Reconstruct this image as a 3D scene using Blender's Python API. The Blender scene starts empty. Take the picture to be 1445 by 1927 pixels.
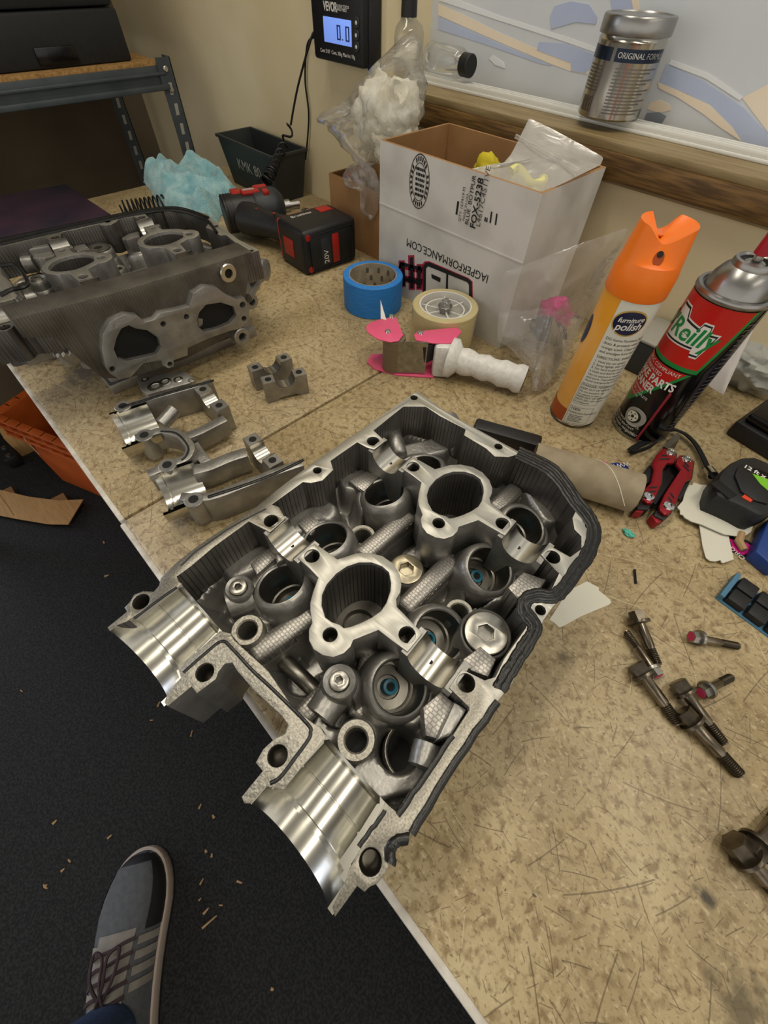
import bpy, bmesh, math, random
from mathutils import Matrix, Vector, Euler

# ---------------------------------------------------------------- camera, world, lights, exposure
scene = bpy.context.scene
COL = scene.collection
FPX, CX, CY, HC = 770.53, 722.5, 963.5, 0.36          # bench top is z = 0, camera 0.36 m above it
YAW, PITCH, ROLL = 3.91191591 - math.pi, 0.61594973, 0.03912527
CR = (Matrix.Rotation(YAW, 3, 'Z') @ Matrix.Rotation(PITCH, 3, 'X') @ Matrix.Rotation(ROLL, 3, 'Z'))
cam_d = bpy.data.cameras.new('camera'); cam_d.sensor_fit = 'HORIZONTAL'; cam_d.sensor_width = 36.0
cam_d.lens = FPX / 1445.0 * 36.0; cam_d.clip_start = 0.01; cam_d.clip_end = 50
cam = bpy.data.objects.new('camera', cam_d); COL.objects.link(cam)
cam.matrix_world = Matrix.Translation((0, 0, HC)) @ CR.to_4x4()
scene.camera = cam
vs = scene.view_settings
vs.view_transform = 'Standard'; vs.look = 'None'; vs.gamma = 1.0; vs.exposure = 0.16; vs.use_curve_mapping = False
scene.cycles.sample_clamp_indirect = 1.5; scene.cycles.blur_glossy = 0.6
w = bpy.data.worlds.new('world'); scene.world = w; w.use_nodes = True
bg = w.node_tree.nodes['Background']; bg.inputs[0].default_value = (1.0, 0.945, 0.86, 1); bg.inputs[1].default_value = 0.80

def area(name, loc, target, sx, sy, power, col):
    l = bpy.data.lights.new(name, 'AREA'); l.shape = 'RECTANGLE'; l.size = sx; l.size_y = sy
    l.energy = power; l.color = col
    o = bpy.data.objects.new(name, l); COL.objects.link(o); o.location = loc
    o.rotation_euler = (Vector(target) - Vector(loc)).to_track_quat('-Z', 'Y').to_euler()
    return o
WARM = (1.0, 0.92, 0.78)
area('ceiling_tube_light', (0.30, 0.55, 1.55), (0.30, 0.55, 0), 0.16, 1.3, 9, WARM)
area('ceiling_tube_light', (-0.62, 0.25, 1.55), (-0.62, 0.25, 0), 0.16, 1.3, 9, WARM)
area('ceiling_tube_light', (1.5, 0.3, 1.55), (1.5, 0.3, 0), 0.16, 1.3, 5, WARM)
area('doorway_daylight', (-3.6, -1.3, 0.9), (-0.6, 0.0, 0.0), 1.6, 1.8, 42, (0.74, 0.81, 1.0))

# ---------------------------------------------------------------- helpers
def ray(px, py):
    return CR @ Vector(((px - CX) / FPX, -(py - CY) / FPX, -1.0))
def U(px, py, z=0.0):                      # photo pixel -> point on the horizontal plane z
    d = ray(px, py); t = (z - HC) / d.z
    return Vector((d.x * t, d.y * t, z))
def UY(px, py, y):                         # photo pixel -> point on the wall plane y
    d = ray(px, py); t = y / d.y
    return Vector((d.x * t, y, HC + d.z * t))
def UX(px, py, x):
    d = ray(px, py); t = x / d.x
    return Vector((x, d.y * t, HC + d.z * t))
def lin(c):
    if isinstance(c, str):
        c = tuple(int(c[i:i+2], 16) for i in (0, 2, 4))
    return tuple(((v/255)/12.92 if v/255 <= 0.04045 else ((v/255+0.055)/1.055)**2.4) for v in c[:3]) + (1.0,)

MATS = {}
def M(name, col, rough=0.5, metal=0.0, col2=None, ns=40.0, lo=0.35, hi=0.65, bump=0.0, bs=200.0, stretch=None,
      emit=None, alpha=1.0, trans=0.0, ior=1.45, rvar=0.0, coat=0.0, sheen=0.0, detail=4.0, aniso=0.0, spec=None, pattern=None, bdist=0.001):
    m = bpy.data.materials.new(name); m.use_nodes = True; nt = m.node_tree; N = nt.nodes; L = nt.links
    b = N['Principled BSDF']; b.inputs['Roughness'].default_value = rough; b.inputs['Metallic'].default_value = metal
    b.inputs['Base Color'].default_value = lin(col); b.inputs['IOR'].default_value = ior
    if spec is not None: b.inputs['Specular IOR Level'].default_value = spec
    if coat: b.inputs['Coat Weight'].default_value = coat
    if sheen: b.inputs['Sheen Weight'].default_value = sheen
    if aniso: b.inputs['Anisotropic'].default_value = aniso
    if trans: b.inputs['Transmission Weight'].default_value = trans
    if alpha < 1: b.inputs['Alpha'].default_value = alpha
    if emit: b.inputs['Emission Color'].default_value = lin(emit[0]); b.inputs['Emission Strength'].default_value = emit[1]
    tc = N.new('ShaderNodeTexCoord'); src = tc.outputs['Object']
    if stretch:
        mp = N.new('ShaderNodeMapping'); mp.inputs['Scale'].default_value = stretch; L.new(src, mp.inputs[0]); src = mp.outputs[0]
    if col2:
        n = N.new('ShaderNodeTexNoise'); n.inputs['Scale'].default_value = ns; n.inputs['Detail'].default_value = detail; L.new(src, n.inputs['Vector'])
        r = N.new('ShaderNodeValToRGB'); r.color_ramp.elements[0].position = lo; r.color_ramp.elements[1].position = hi
        r.color_ramp.elements[0].color = lin(col); r.color_ramp.elements[1].color = lin(col2)
        L.new(n.outputs[0], r.inputs[0]); L.new(r.outputs[0], b.inputs['Base Color'])
        if rvar:
            mr = N.new('ShaderNodeMapRange'); mr.inputs['To Min'].default_value = rough - rvar; mr.inputs['To Max'].default_value = rough + rvar
            L.new(n.outputs[0], mr.inputs[0]); L.new(mr.outputs[0], b.inputs['Roughness'])
    if bump:
        bn = N.new('ShaderNodeBump'); bn.inputs['Strength'].default_value = bump; bn.inputs['Distance'].default_value = bdist
        if pattern == 'waffle':
            t = N.new('ShaderNodeTexBrick'); t.inputs['Scale'].default_value = bs; t.offset = 0.25; t.inputs['Mortar Size'].default_value = 0.05
            t.inputs['Brick Width'].default_value = 0.5; t.inputs['Row Height'].default_value = 0.4
            t.inputs['Color1'].default_value = (1, 1, 1, 1); t.inputs['Color2'].default_value = (.8, .8, .8, 1); t.inputs['Mortar'].default_value = (0, 0, 0, 1)
            t.inputs['Mortar Smooth'].default_value = 0.6
            L.new(tc.outputs['Object'], t.inputs['Vector']); L.new(t.outputs[0], bn.inputs['Height'])
        elif pattern == 'lines':                 # tool marks running down a casting wall: grooves across x + y
            sx = N.new('ShaderNodeSeparateXYZ'); L.new(tc.outputs['Object'], sx.inputs[0])
            ad = N.new('ShaderNodeMath'); ad.operation = 'ADD'; L.new(sx.outputs[0], ad.inputs[0]); L.new(sx.outputs[1], ad.inputs[1])
            cb = N.new('ShaderNodeCombineXYZ'); L.new(ad.outputs[0], cb.inputs[0])
            nz = N.new('ShaderNodeTexNoise'); nz.inputs['Scale'].default_value = 60; L.new(cb.outputs[0], nz.inputs['Vector'])
            ma = N.new('ShaderNodeMath'); ma.operation = 'MULTIPLY_ADD'; ma.inputs[1].default_value = .006; L.new(nz.outputs[0], ma.inputs[0]); L.new(ad.outputs[0], ma.inputs[2])
            mu = N.new('ShaderNodeMath'); mu.operation = 'MULTIPLY'; mu.inputs[1].default_value = bs; L.new(ma.outputs[0], mu.inputs[0])
            fr = N.new('ShaderNodeMath'); fr.operation = 'FRACT'; L.new(mu.outputs[0], fr.inputs[0])
            t = N.new('ShaderNodeValToRGB'); t.color_ramp.elements[0].position = .0; t.color_ramp.elements[0].color = (0, 0, 0, 1); t.color_ramp.elements[1].position = .22; t.color_ramp.elements[1].color = (1, 1, 1, 1)
            L.new(fr.outputs[0], t.inputs[0]); L.new(t.outputs[0], bn.inputs['Height'])
            prev = b.inputs['Base Color'].links[0].from_socket
            mm = N.new('ShaderNodeMix'); mm.data_type = 'RGBA'; mm.blend_type = 'MULTIPLY'; mm.inputs[0].default_value = .65; L.new(prev, mm.inputs[6]); L.new(t.outputs[0], mm.inputs[7]); L.new(mm.outputs[2], b.inputs['Base Color'])
        elif pattern == 'weave':
            t = N.new('ShaderNodeTexChecker'); t.inputs['Scale'].default_value = bs; L.new(tc.outputs['Object'], t.inputs['Vector']); L.new(t.outputs[1], bn.inputs['Height'])
        else:
            t = N.new('ShaderNodeTexNoise'); t.inputs['Scale'].default_value = bs; t.inputs['Detail'].default_value = 3
            L.new(src, t.inputs['Vector']); L.new(t.outputs[0], bn.inputs['Height'])
        L.new(bn.outputs[0], b.inputs['Normal'])
    MATS[name] = m
    return m

def link(name, me, mat=None, parent=None, smooth=None):
    o = bpy.data.objects.new(name, me); COL.objects.link(o)
    if mat is not None and len(me.materials) == 0:
        me.materials.append(MATS[mat] if isinstance(mat, str) else mat)
    if smooth is not None:
        me.shade_smooth()
        if smooth < 179: me.set_sharp_from_angle(angle=math.radians(smooth))
    if parent: o.parent = parent
    return o
def tag(o, label, cat, group=None, kind=None):
    o['label'] = label; o['category'] = cat
    if group: o['group'] = group
    if kind: o['kind'] = kind
    return o
def empty(name, loc=(0, 0, 0), rz=0.0, rot=None):
    o = bpy.data.objects.new(name, None); COL.objects.link(o); o.location = loc; o.empty_display_size = 0.02
    o.rotation_euler = rot if rot else (0, 0, rz)
    return o
def struct(o):
    o['kind'] = 'structure'; return o

class MB:
    def __init__(s): s.v = []; s.f = []
    def add(s, vs, fs, T=None):
        k = len(s.v)
        s.v += [tuple(T @ Vector(p)) if T is not None else tuple(p) for p in vs]
        s.f += [tuple(i + k for i in f) for f in fs]; return s
    def mesh(s, me, T=None):
        s.add([v.co.copy() for v in me.vertices], [tuple(p.vertices) for p in me.polygons], T); return s
    def box(s, x0, x1, y0, y1, z0, z1, T=None):
        return s.add([(x0,y0,z0),(x1,y0,z0),(x1,y1,z0),(x0,y1,z0),(x0,y0,z1),(x1,y0,z1),(x1,y1,z1),(x0,y1,z1)],
                     [(0,3,2,1),(4,5,6,7),(0,1,5,4),(1,2,6,5),(2,3,7,6),(3,0,4,7)], T)
    def bbox(s, x0, x1, y0, y1, z0, z1, b=0.002, T=None, seg=2):
        bm = bmesh.new(); bmesh.ops.create_cube(bm, size=1)
        for v in bm.verts: v.co = Vector(((x0+x1)/2 + v.co.x*(x1-x0), (y0+y1)/2 + v.co.y*(y1-y0), (z0+z1)/2 + v.co.z*(z1-z0)))
        bmesh.ops.bevel(bm, geom=bm.edges[:], offset=b, segments=seg, affect='EDGES', profile=0.5)
        return s._bm(bm, T)
    def _bm(s, bm, T=None):
        bm.verts.index_update()
        s.add([v.co.copy() for v in bm.verts], [[v.index for v in f.verts] for f in bm.faces], T); bm.free(); return s
    def lathe(s, prof, n=32, T=None, a0=0.0, a1=2*math.pi, capped=False):
        full = abs(a1 - a0 - 2*math.pi) < 1e-6; m = n if full else n + 1; k = len(prof); vs = []; fs = []
        for i in range(m):
            a = a0 + (a1 - a0)*i/n; c, q = math.cos(a), math.sin(a)
            vs += [(r*c, r*q, z) for r, z in prof]
        for i in range(n):
            j = (i+1) % m
            for t in range(k-1): fs.append((i*k+t, j*k+t, j*k+t+1, i*k+t+1))
        return s.add(vs, fs, T)
    def prism(s, pts, z0, z1, T=None):
        n = len(pts); vs = [(p[0], p[1], z0) for p in pts] + [(p[0], p[1], z1) for p in pts]
        a = sum(pts[i][0]*pts[(i+1)%n][1] - pts[(i+1)%n][0]*pts[i][1] for i in range(n))
        fs = [tuple(range(n-1,-1,-1)), tuple(range(n, 2*n))] + [(i, (i+1)%n, n+(i+1)%n, n+i) for i in range(n)]
        if a < 0: fs = [tuple(reversed(f)) for f in fs]
        return s.add(vs, fs, T)
    def tube(s, pts, r, n=8, T=None, closed=False, cap=True, flat=None):
        P = [Vector(p) for p in pts]; m = len(P); rs = r if isinstance(r, (list, tuple)) else [r]*m
        vs = []; fs = []; nrm = None
        for i in range(m):
            a = P[(i-1) % m] if (closed or i > 0) else P[i]; b = P[(i+1) % m] if (closed or i < m-1) else P[i]
            t = (b - a).normalized() if (b-a).length > 1e-9 else Vector((0,0,1))
            if nrm is None:
                nrm = t.orthogonal().normalized()
                if flat is not None: nrm = (Vector(flat) - t*t.dot(Vector(flat))).normalized()
            else:
                nrm = (nrm - t*t.dot(nrm)).normalized()
            bi = t.cross(nrm)
            for k in range(n):
                an = 2*math.pi*k/n; vs.append(P[i] + (nrm*math.cos(an) + bi*math.sin(an))*rs[i])
        for i in range(m if closed else m-1):
            for k in range(n):
                a0 = i*n+k; a1 = i*n+(k+1)%n; j = ((i+1)%m)*n
                fs.append((a0, a1, j+(k+1)%n, j+k))
        if cap and not closed: fs += [tuple(range(n-1,-1,-1)), tuple((m-1)*n+k for k in range(n))]
        return s.add(vs, fs, T)
    def ribbon(s, pts, wvec, th, T=None):        # a strap of real thickness: rows of 4 points
        P = [Vector(p) for p in pts]; wv = [Vector(x) for x in wvec] if isinstance(wvec, list) else [Vector(wvec)]*len(P)
        vs = []; fs = []; m = len(P)
        for i in range(m):
            t = (P[min(i+1, m-1)] - P[max(i-1, 0)]).normalized(); nn = t.cross(wv[i]).normalized()*th/2
            vs += [P[i]-wv[i]/2-nn, P[i]+wv[i]/2-nn, P[i]+wv[i]/2+nn, P[i]-wv[i]/2+nn]
        for i in range(m-1):
            for k in range(4): fs.append((i*4+k, i*4+(k+1)%4, (i+1)*4+(k+1)%4, (i+1)*4+k))
        fs += [(3,2,1,0), tuple((m-1)*4+k for k in range(4))]
        return s.add(vs, fs, T)
    def cyl(s, r, z0, z1, n=24, T=None, bev=0.0, r2=None):
        r2 = r if r2 is None else r2
        pr = [(0, z0), (r-bev, z0), (r, z0+bev), (r2, z1-bev), (r2-bev, z1), (0, z1)] if bev else [(0, z0), (r, z0), (r2, z1), (0, z1)]
        return s.lathe(pr, n, T)
    def build(s, name, mat, parent=None, smooth=35, merge=True):
        me = bpy.data.meshes.new(name)
        me.from_pydata([tuple(v) for v in s.v], [], s.f)
        if merge:
            bm = bmesh.new(); bm.from_mesh(me); bmesh.ops.remove_doubles(bm, verts=bm.verts, dist=1e-6)
            bmesh.ops.recalc_face_normals(bm, faces=bm.faces); bm.to_mesh(me); bm.free()
        return link(name, me, mat, parent, smooth)

def plate_mesh(outers, holes, z0, z1, bev=0.0, res=1):
    cu = bpy.data.curves.new('t', 'CURVE'); cu.dimensions = '2D'; cu.fill_mode = 'BOTH'
    for poly in outers + holes:
        sp = cu.splines.new('POLY'); sp.points.add(len(poly)-1)
        for p, q in zip(sp.points, poly): p.co = (q[0], q[1], 0, 1)
        sp.use_cyclic_u = True
    cu.extrude = max((z1-z0)/2 - bev, 0); cu.bevel_depth = bev; cu.bevel_resolution = res; cu.offset = -bev
    o = bpy.data.objects.new('t', cu); me = bpy.data.meshes.new_from_object(o)
    bpy.data.objects.remove(o); bpy.data.curves.remove(cu)
    me.transform(Matrix.Translation((0, 0, (z0+z1)/2))); me.materials.clear()
    bm = bmesh.new(); bm.from_mesh(me); bmesh.ops.remove_doubles(bm, verts=bm.verts, dist=1e-6); bm.to_mesh(me); bm.free()
    return me
def circ(cx, cy, r, n=20, ry=None, ph=0.0):
    return [(cx + r*math.cos(2*math.pi*i/n+ph), cy + (ry or r)*math.sin(2*math.pi*i/n+ph)) for i in range(n)]
def rrect(x0, x1, y0, y1, r, n=4):
    o = []
    for cx, cy, a in ((x1-r, y0+r, -90), (x1-r, y1-r, 0), (x0+r, y1-r, 90), (x0+r, y0+r, 180)):
        o += [(cx + r*math.cos(math.radians(a+90*i/n)), cy + r*math.sin(math.radians(a+90*i/n))) for i in range(n+1)]
    return o
def text_mesh(body, size, extrude=0.0001, align='CENTER', shear=0.0, bold=0.0, xs=1.0):
    cu = bpy.data.curves.new('t', 'FONT'); cu.body = body; cu.size = size; cu.align_x = align; cu.align_y = 'CENTER'
    cu.extrude = extrude; cu.shear = shear; cu.offset = bold; cu.resolution_u = 3
    o = bpy.data.objects.new('t', cu); me = bpy.data.meshes.new_from_object(o)
    bpy.data.objects.remove(o); bpy.data.curves.remove(cu); me.materials.clear()
    if xs != 1.0: me.transform(Matrix.Scale(xs, 4, (1, 0, 0)))
    return me
def text(name, body, size, mat, parent, Mx, **k):
    me = text_mesh(body, size, **k); me.transform(Mx); return link(name, me, mat, parent)
def frame(o, x, y):                        # matrix with origin o, x axis x, y axis ~y
    x = Vector(x).normalized(); y = Vector(y); z = x.cross(y).normalized(); y = z.cross(x)
    return Matrix(((x.x, y.x, z.x, o[0]), (x.y, y.y, z.y, o[1]), (x.z, y.z, z.z, o[2]), (0, 0, 0, 1)))
def lerp(a, b, t): return a + (b - a)*t
def T3(x=0, y=0, z=0, rz=0.0, rx=0.0, ry=0.0):
    return Matrix.Translation((x, y, z)) @ Euler((rx, ry, rz)).to_matrix().to_4x4()
def smoothline(pts, n=8, closed=False):
    P = [Vector(p) for p in pts]; m = len(P); out = []
    for i in range(m if closed else m-1):
        if closed: p0, p1, p2, p3 = P[(i-1)%m], P[i], P[(i+1)%m], P[(i+2)%m]
        else: p0, p1, p2, p3 = P[max(i-1,0)], P[i], P[i+1], P[min(i+2,m-1)]
        for k in range(n):
            t = k/n
            out.append(0.5*((2*p1) + (-p0+p2)*t + (2*p0-5*p1+4*p2-p3)*t*t + (-p0+3*p1-3*p2+p3)*t**3))
    if not closed: out.append(P[-1])
    return out
def copy_tree(o, parent=None):
    c = o.copy(); COL.objects.link(c); c.parent = parent
    for ch in list(o.children): copy_tree(ch, c)
    return c
# ---------------------------------------------------------------- materials
def bench_mat():
    m = bpy.data.materials.new('bench_laminate'); m.use_nodes = True; nt = m.node_tree; N = nt.nodes; L = nt.links
    b = N['Principled BSDF']; tc = N.new('ShaderNodeTexCoord')
    def noise(scale, detail=5, stretch=None, rot=0.0, dist=0.0):
        mp = N.new('ShaderNodeMapping'); mp.inputs['Scale'].default_value = stretch or (1, 1, 1); mp.inputs['Rotation'].default_value = (0, 0, rot)
        L.new(tc.outputs['Object'], mp.inputs[0])
        n = N.new('ShaderNodeTexNoise'); n.inputs['Scale'].default_value = scale; n.inputs['Detail'].default_value = detail; n.inputs['Distortion'].default_value = dist
        L.new(mp.outputs[0], n.inputs['Vector']); return n.outputs[0]
    def ramp(src, stops):
        r = N.new('ShaderNodeValToRGB'); e = r.color_ramp.elements
        while len(e) < len(stops): e.new(0.5)
        for el, (p, c) in zip(e, stops): el.position = p; el.color = lin(c) if not isinstance(c, float) else (c, c, c, 1)
        L.new(src, r.inputs[0]); return r.outputs[0]
    def mix(fac, a, c):
        x = N.new('ShaderNodeMix'); x.data_type = 'RGBA'; L.new(fac, x.inputs[0]); L.new(a, x.inputs[6])
        if isinstance(c, str): x.inputs[7].default_value = lin(c)
        else: L.new(c, x.inputs[7])
        return x.outputs[2]
    base = ramp(noise(14, 9), [(0.30, '98865f'), (0.50, 'ae9b74'), (0.72, 'c2b18a')])
    big = ramp(noise(5, 4), [(0.40, 0.0), (0.70, 0.35)]); c = mix(big, base, '8f8064')
    f1 = ramp(noise(130, 9, None, 0, .3), [(0.50, 0.0), (0.66, 0.75)]); c = mix(f1, c, '77603c')
    f2 = ramp(noise(210, 7, (1, 1.5, 1), 0.6, .3), [(0.56, 0.0), (0.68, 0.6)]); c = mix(f2, c, 'c9b793')
    f3 = ramp(noise(330, 6, (1, 1.3, 1), 1.9, .3), [(0.56, 0.0), (0.70, 0.7)]); c = mix(f3, c, '5b472a')
    def strokes(scale, wid, ln, seed, keep):                 # short straight scratches, each cell of the pattern at its own angle
        mp = N.new('ShaderNodeMapping'); mp.inputs['Scale'].default_value = (scale, scale, 0.0); mp.inputs['Location'].default_value = (seed, seed*.7, 0)
        L.new(tc.outputs['Object'], mp.inputs[0])
        v = N.new('ShaderNodeTexVoronoi'); v.voronoi_dimensions = '2D'; v.inputs['Scale'].default_value = 1.0; L.new(mp.outputs[0], v.inputs['Vector'])
        sub = N.new('ShaderNodeVectorMath'); sub.operation = 'SUBTRACT'; L.new(mp.outputs[0], sub.inputs[0]); L.new(v.outputs['Position'], sub.inputs[1])
        sc = N.new('ShaderNodeSeparateColor'); L.new(v.outputs['Color'], sc.inputs[0])
        an = N.new('ShaderNodeMath'); an.operation = 'MULTIPLY'; an.inputs[1].default_value = 6.283; L.new(sc.outputs[0], an.inputs[0])
        ro = N.new('ShaderNodeVectorRotate'); ro.rotation_type = 'Z_AXIS'; L.new(sub.outputs[0], ro.inputs['Vector']); L.new(an.outputs[0], ro.inputs['Angle'])
        xy = N.new('ShaderNodeSeparateXYZ'); L.new(ro.outputs[0], xy.inputs[0])
        def m2(op, a_, b_):
            q = N.new('ShaderNodeMath'); q.operation = op
            for k_, w_ in ((0, a_), (1, b_)):
                if w_ is None: continue
                if isinstance(w_, float): q.inputs[k_].default_value = w_
                else: L.new(w_, q.inputs[k_])
            return q.outputs[0]
        bend = m2('MULTIPLY', m2('MULTIPLY', xy.outputs[0], xy.outputs[0]), .08)
        ay = m2('ABSOLUTE', m2('SUBTRACT', xy.outputs[1], bend), None); ax_ = m2('ABSOLUTE', xy.outputs[0], None)
        lim = m2('MULTIPLY', sc.outputs[1], ln)
        k = m2('MULTIPLY', m2('LESS_THAN', ay, wid), m2('LESS_THAN', ax_, lim))
        return m2('MULTIPLY', m2('MULTIPLY', k, m2('LESS_THAN', sc.outputs[2], keep)), .62)
    for (scale, wid, ln, seed, keep, col) in ((110., .030, .8, 1.3, .6, '5a4628'), (46., .016, .9, 7.7, .55, '4d3c22'), (19., .009, 1.0, 3.1, .5, '4f3e24'), (38., .012, .8, 12.3, .12, 'cbbc9a'), (15., .006, 1.0, 21.0, .2, 'cbbc9a'), (27., .012, .9, 31.0, .5, '574428')):
        c = mix(strokes(scale, wid, ln, seed, keep), c, col)
    speck = ramp(noise(150, 2), [(0.74, 0.0), (0.76, 0.8)]); c = mix(speck, c, '3c3020')
    for (px, py, rad, col) in ((1326, 1686, 0.010, '171410'), (100, 668, 0.030, '3b3530'), (165, 700, 0.05, '6b655c'), (1060, 1240, 0.012, '5d4d33'), (1400, 1905, 0.03, '5c5138')):
        p = U(px, py)
        d = N.new('ShaderNodeVectorMath'); d.operation = 'DISTANCE'; L.new(tc.outputs['Object'], d.inputs[0]); d.inputs[1].default_value = p
        ad = N.new('ShaderNodeMath'); ad.operation = 'MULTIPLY_ADD'; L.new(noise(110, 5), ad.inputs[0]); ad.inputs[1].default_value = rad*1.9; L.new(d.outputs['Value'], ad.inputs[2])
        dv = N.new('ShaderNodeMath'); dv.operation = 'DIVIDE'; L.new(ad.outputs[0], dv.inputs[0]); dv.inputs[1].default_value = rad*2
        c = mix(ramp(dv.outputs[0], [(0.55, 0.85), (0.85, 0.0)]), c, col)
    L.new(c, b.inputs['Base Color'])
    rr = ramp(noise(18, 4), [(0.3, 0.36), (0.7, 0.55)]); L.new(rr, b.inputs['Roughness'])
    bn = N.new('ShaderNodeBump'); bn.inputs['Strength'].default_value = 0.15; bn.inputs['Distance'].default_value = 0.001; L.new(noise(160, 4), bn.inputs['Height']); L.new(bn.outputs[0], b.inputs['Normal'])
    MATS['bench'] = m
bench_mat()
M('bench_edge', 'b3ab9d', 0.5, col2='d6d1c8', ns=60, bump=.2)
M('wall', 'e0d3b2', 0.8, col2='d5c6a0', ns=5, bump=.08, bs=120)
M('wall_brown_shade', '665a48', 0.8, col2='564b3b', ns=5)  # shade of the corner under the shelf put into this wall's colour
M('floor', '17181a', 0.85, col2='2a2b2c', ns=220, lo=.4, hi=.62, bump=.7, bs=320, spec=.3)
M('wood_trim', '7a5c30', 0.5, col2='4c3414', ns=22, stretch=(1, 14, 14), lo=.35, hi=.62, bump=.1)
M('wood_sill', '92805c', 0.5, col2='77643e', ns=14, stretch=(1, 10, 10))
M('track', 'e2e2dc', 0.35, 0.15); M('track_dark', '6a6458', 0.6)
M('poster', 'c4c9cf', 0.3, col2='d2d6dc', ns=4, coat=.25)
M('poster_blue', 'a9b5d2', 0.35, col2='b9c4de', ns=6); M('poster_peach', 'e3d2bb', 0.35, col2='eadfcc', ns=6); M('poster_white', 'dfe2e6', .35); M('poster_slate', '7e8793', .4)
# metals
M('alu_top', 'b2b0a8', 0.40, 0.8, col2='a9a79e', ns=30, stretch=(1, 22, 1), bump=.04, bs=160, rvar=.04)
M('alu_rough', '938f86', 0.45, 0.8, col2='aba79b', ns=800, lo=.4, hi=.6, bump=.5, bs=420)
M('alu_cast', '8f8d89', 0.40, 0.8, col2='a6a49f', ns=60, bump=.35, bs=300)
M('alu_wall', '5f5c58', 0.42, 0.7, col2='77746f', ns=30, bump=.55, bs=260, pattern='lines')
M('alu_dark', '45423e', 0.5, 0.6, col2='5a5751', ns=50, bump=.3)
M('alu_waffle', 'a39f99', 0.38, 0.8, bump=1.0, bs=160, pattern='waffle')
M('alu_waffle_dark', '4f4a43', 0.5, 0.6, col2='6b665d', ns=30, bump=1.0, bs=130, pattern='waffle')
M('alu_polish', 'c6c4bb', 0.22, 1.0); M('alu_saddle', 'bdbab1', 0.27, 1.0)
M('alu_bucket', '7d7a73', 0.3, 0.9, col2='66635c', ns=50, bump=.1, bs=150)
M('hole', '0b0a09', 0.7); M('hole_metal', '5a564e', 0.3, 0.8)
M('gold', '968e78', 0.32, 0.85, col2='aaa28c', ns=90); M('zinc', 'a8a59c', 0.3, 0.95, col2='8c8a84', ns=120)
M('seal_blue', '1f6f86', 0.4); M('rtv', '0e0e0e', 0.34, col2='181817', ns=180, bump=.4, bs=260)
M('steel_dark', '5a5348', 0.3, 0.9, col2='756c5f', ns=120); M('steel_bolt', '94897a', 0.24, 0.95, col2='70675a', ns=80); M('thread', '4a4439', 0.4, 0.85)
M('chrome', 'cfd0d0', 0.15, 1.0); M('steel', '9b9a98', 0.3, 0.95)
M('pink_mark', 'c2345f', 0.5)
def rim_mat():                                     # machined face: clean at the back, rough with gasket residue towards the snouts
    m = MATS['alu_top'].copy(); m.name = 'alu_rim'; nt = m.node_tree; N = nt.nodes; L = nt.links; b_ = N['Principled BSDF']
    src = b_.inputs['Base Color'].links[0].from_socket; tc = N.new('ShaderNodeTexCoord'); sx_ = N.new('ShaderNodeSeparateXYZ'); L.new(tc.outputs['Object'], sx_.inputs[0])
    nz = N.new('ShaderNodeTexNoise'); nz.inputs['Scale'].default_value = 900; nz.inputs['Detail'].default_value = 6; L.new(tc.outputs['Object'], nz.inputs['Vector'])
    n2 = N.new('ShaderNodeTexNoise'); n2.inputs['Scale'].default_value = 30; L.new(tc.outputs['Object'], n2.inputs['Vector'])
    ad = N.new('ShaderNodeMath'); ad.operation = 'MULTIPLY_ADD'; ad.inputs[1].default_value = .10; L.new(n2.outputs[0], ad.inputs[0]); L.new(sx_.outputs[1], ad.inputs[2])
    mr = N.new('ShaderNodeMapRange'); mr.inputs['From Min'].default_value = .015; mr.inputs['From Max'].default_value = -.01; L.new(ad.outputs[0], mr.inputs[0])
    r = N.new('ShaderNodeValToRGB'); r.color_ramp.elements[0].position = .35; r.color_ramp.elements[1].position = .65; r.color_ramp.elements[0].color = lin('78746b'); r.color_ramp.elements[1].color = lin('9c988d'); L.new(nz.outputs[0], r.inputs[0])
    x = N.new('ShaderNodeMix'); x.data_type = 'RGBA'; L.new(mr.outputs[0], x.inputs[0]); L.new(src, x.inputs[6]); L.new(r.outputs[0], x.inputs[7]); L.new(x.outputs[2], b_.inputs['Base Color'])
    MATS['alu_rim'] = m
rim_mat()
# plastics, paper, cloth
M('black_plastic', '141416', 0.45, col2='1b1b1e', ns=300, bump=.1); M('black_gloss', '0d0d0f', 0.2); M('dark_plastic', '25282b', 0.5, col2='2d3134', ns=60)
M('red_plastic', 'a3231c', 0.4); M('white_plastic', 'd9d6d0', 0.4); M('white_cracked', 'cfcdc8', 0.35, col2='dedcd8', ns=200)
M('pink_paint', 'e0557f', 0.3, coat=.3); M('tape_blue', '2175c4', 0.55, col2='2a80d0', ns=80, stretch=(1, 1, 6)); M('paper_core', 'a59b86', 0.7, col2='8b8170', ns=60)
M('tape_brown', '6b5946', 0.3, col2='7a6852', ns=40, stretch=(1, 1, 30)); M('tape_clear', 'dccf9f', 0.15, col2='d2c28c', ns=30, stretch=(1, 1, 10), trans=.25)
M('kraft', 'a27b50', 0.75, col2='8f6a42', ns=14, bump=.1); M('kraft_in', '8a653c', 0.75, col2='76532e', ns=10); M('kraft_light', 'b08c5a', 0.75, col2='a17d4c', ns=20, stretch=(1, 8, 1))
M('box_white', 'cbc9c4', 0.55, col2='b4b1ab', ns=16, lo=.45, hi=.75, bump=.1, bs=60); M('ink_black', '141212', 0.6); M('ink_red', 'a92340', 0.5); M('ink_gray', '55524c', .6)
M('tube_kraft', '8d8068', 0.75, col2='9c8f77', ns=70, bump=.15, bs=160); M('tube_in', '5d5342', .8)
M('paper_white', 'd8d6c8', 0.5); M('sticker_edge', 'b8b6a6', 0.6)
M('towel', '6fa6b2', 0.95, col2='a3cdd2', ns=45, bump=1.0, bs=420, sheen=.4, bdist=.003)
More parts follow.
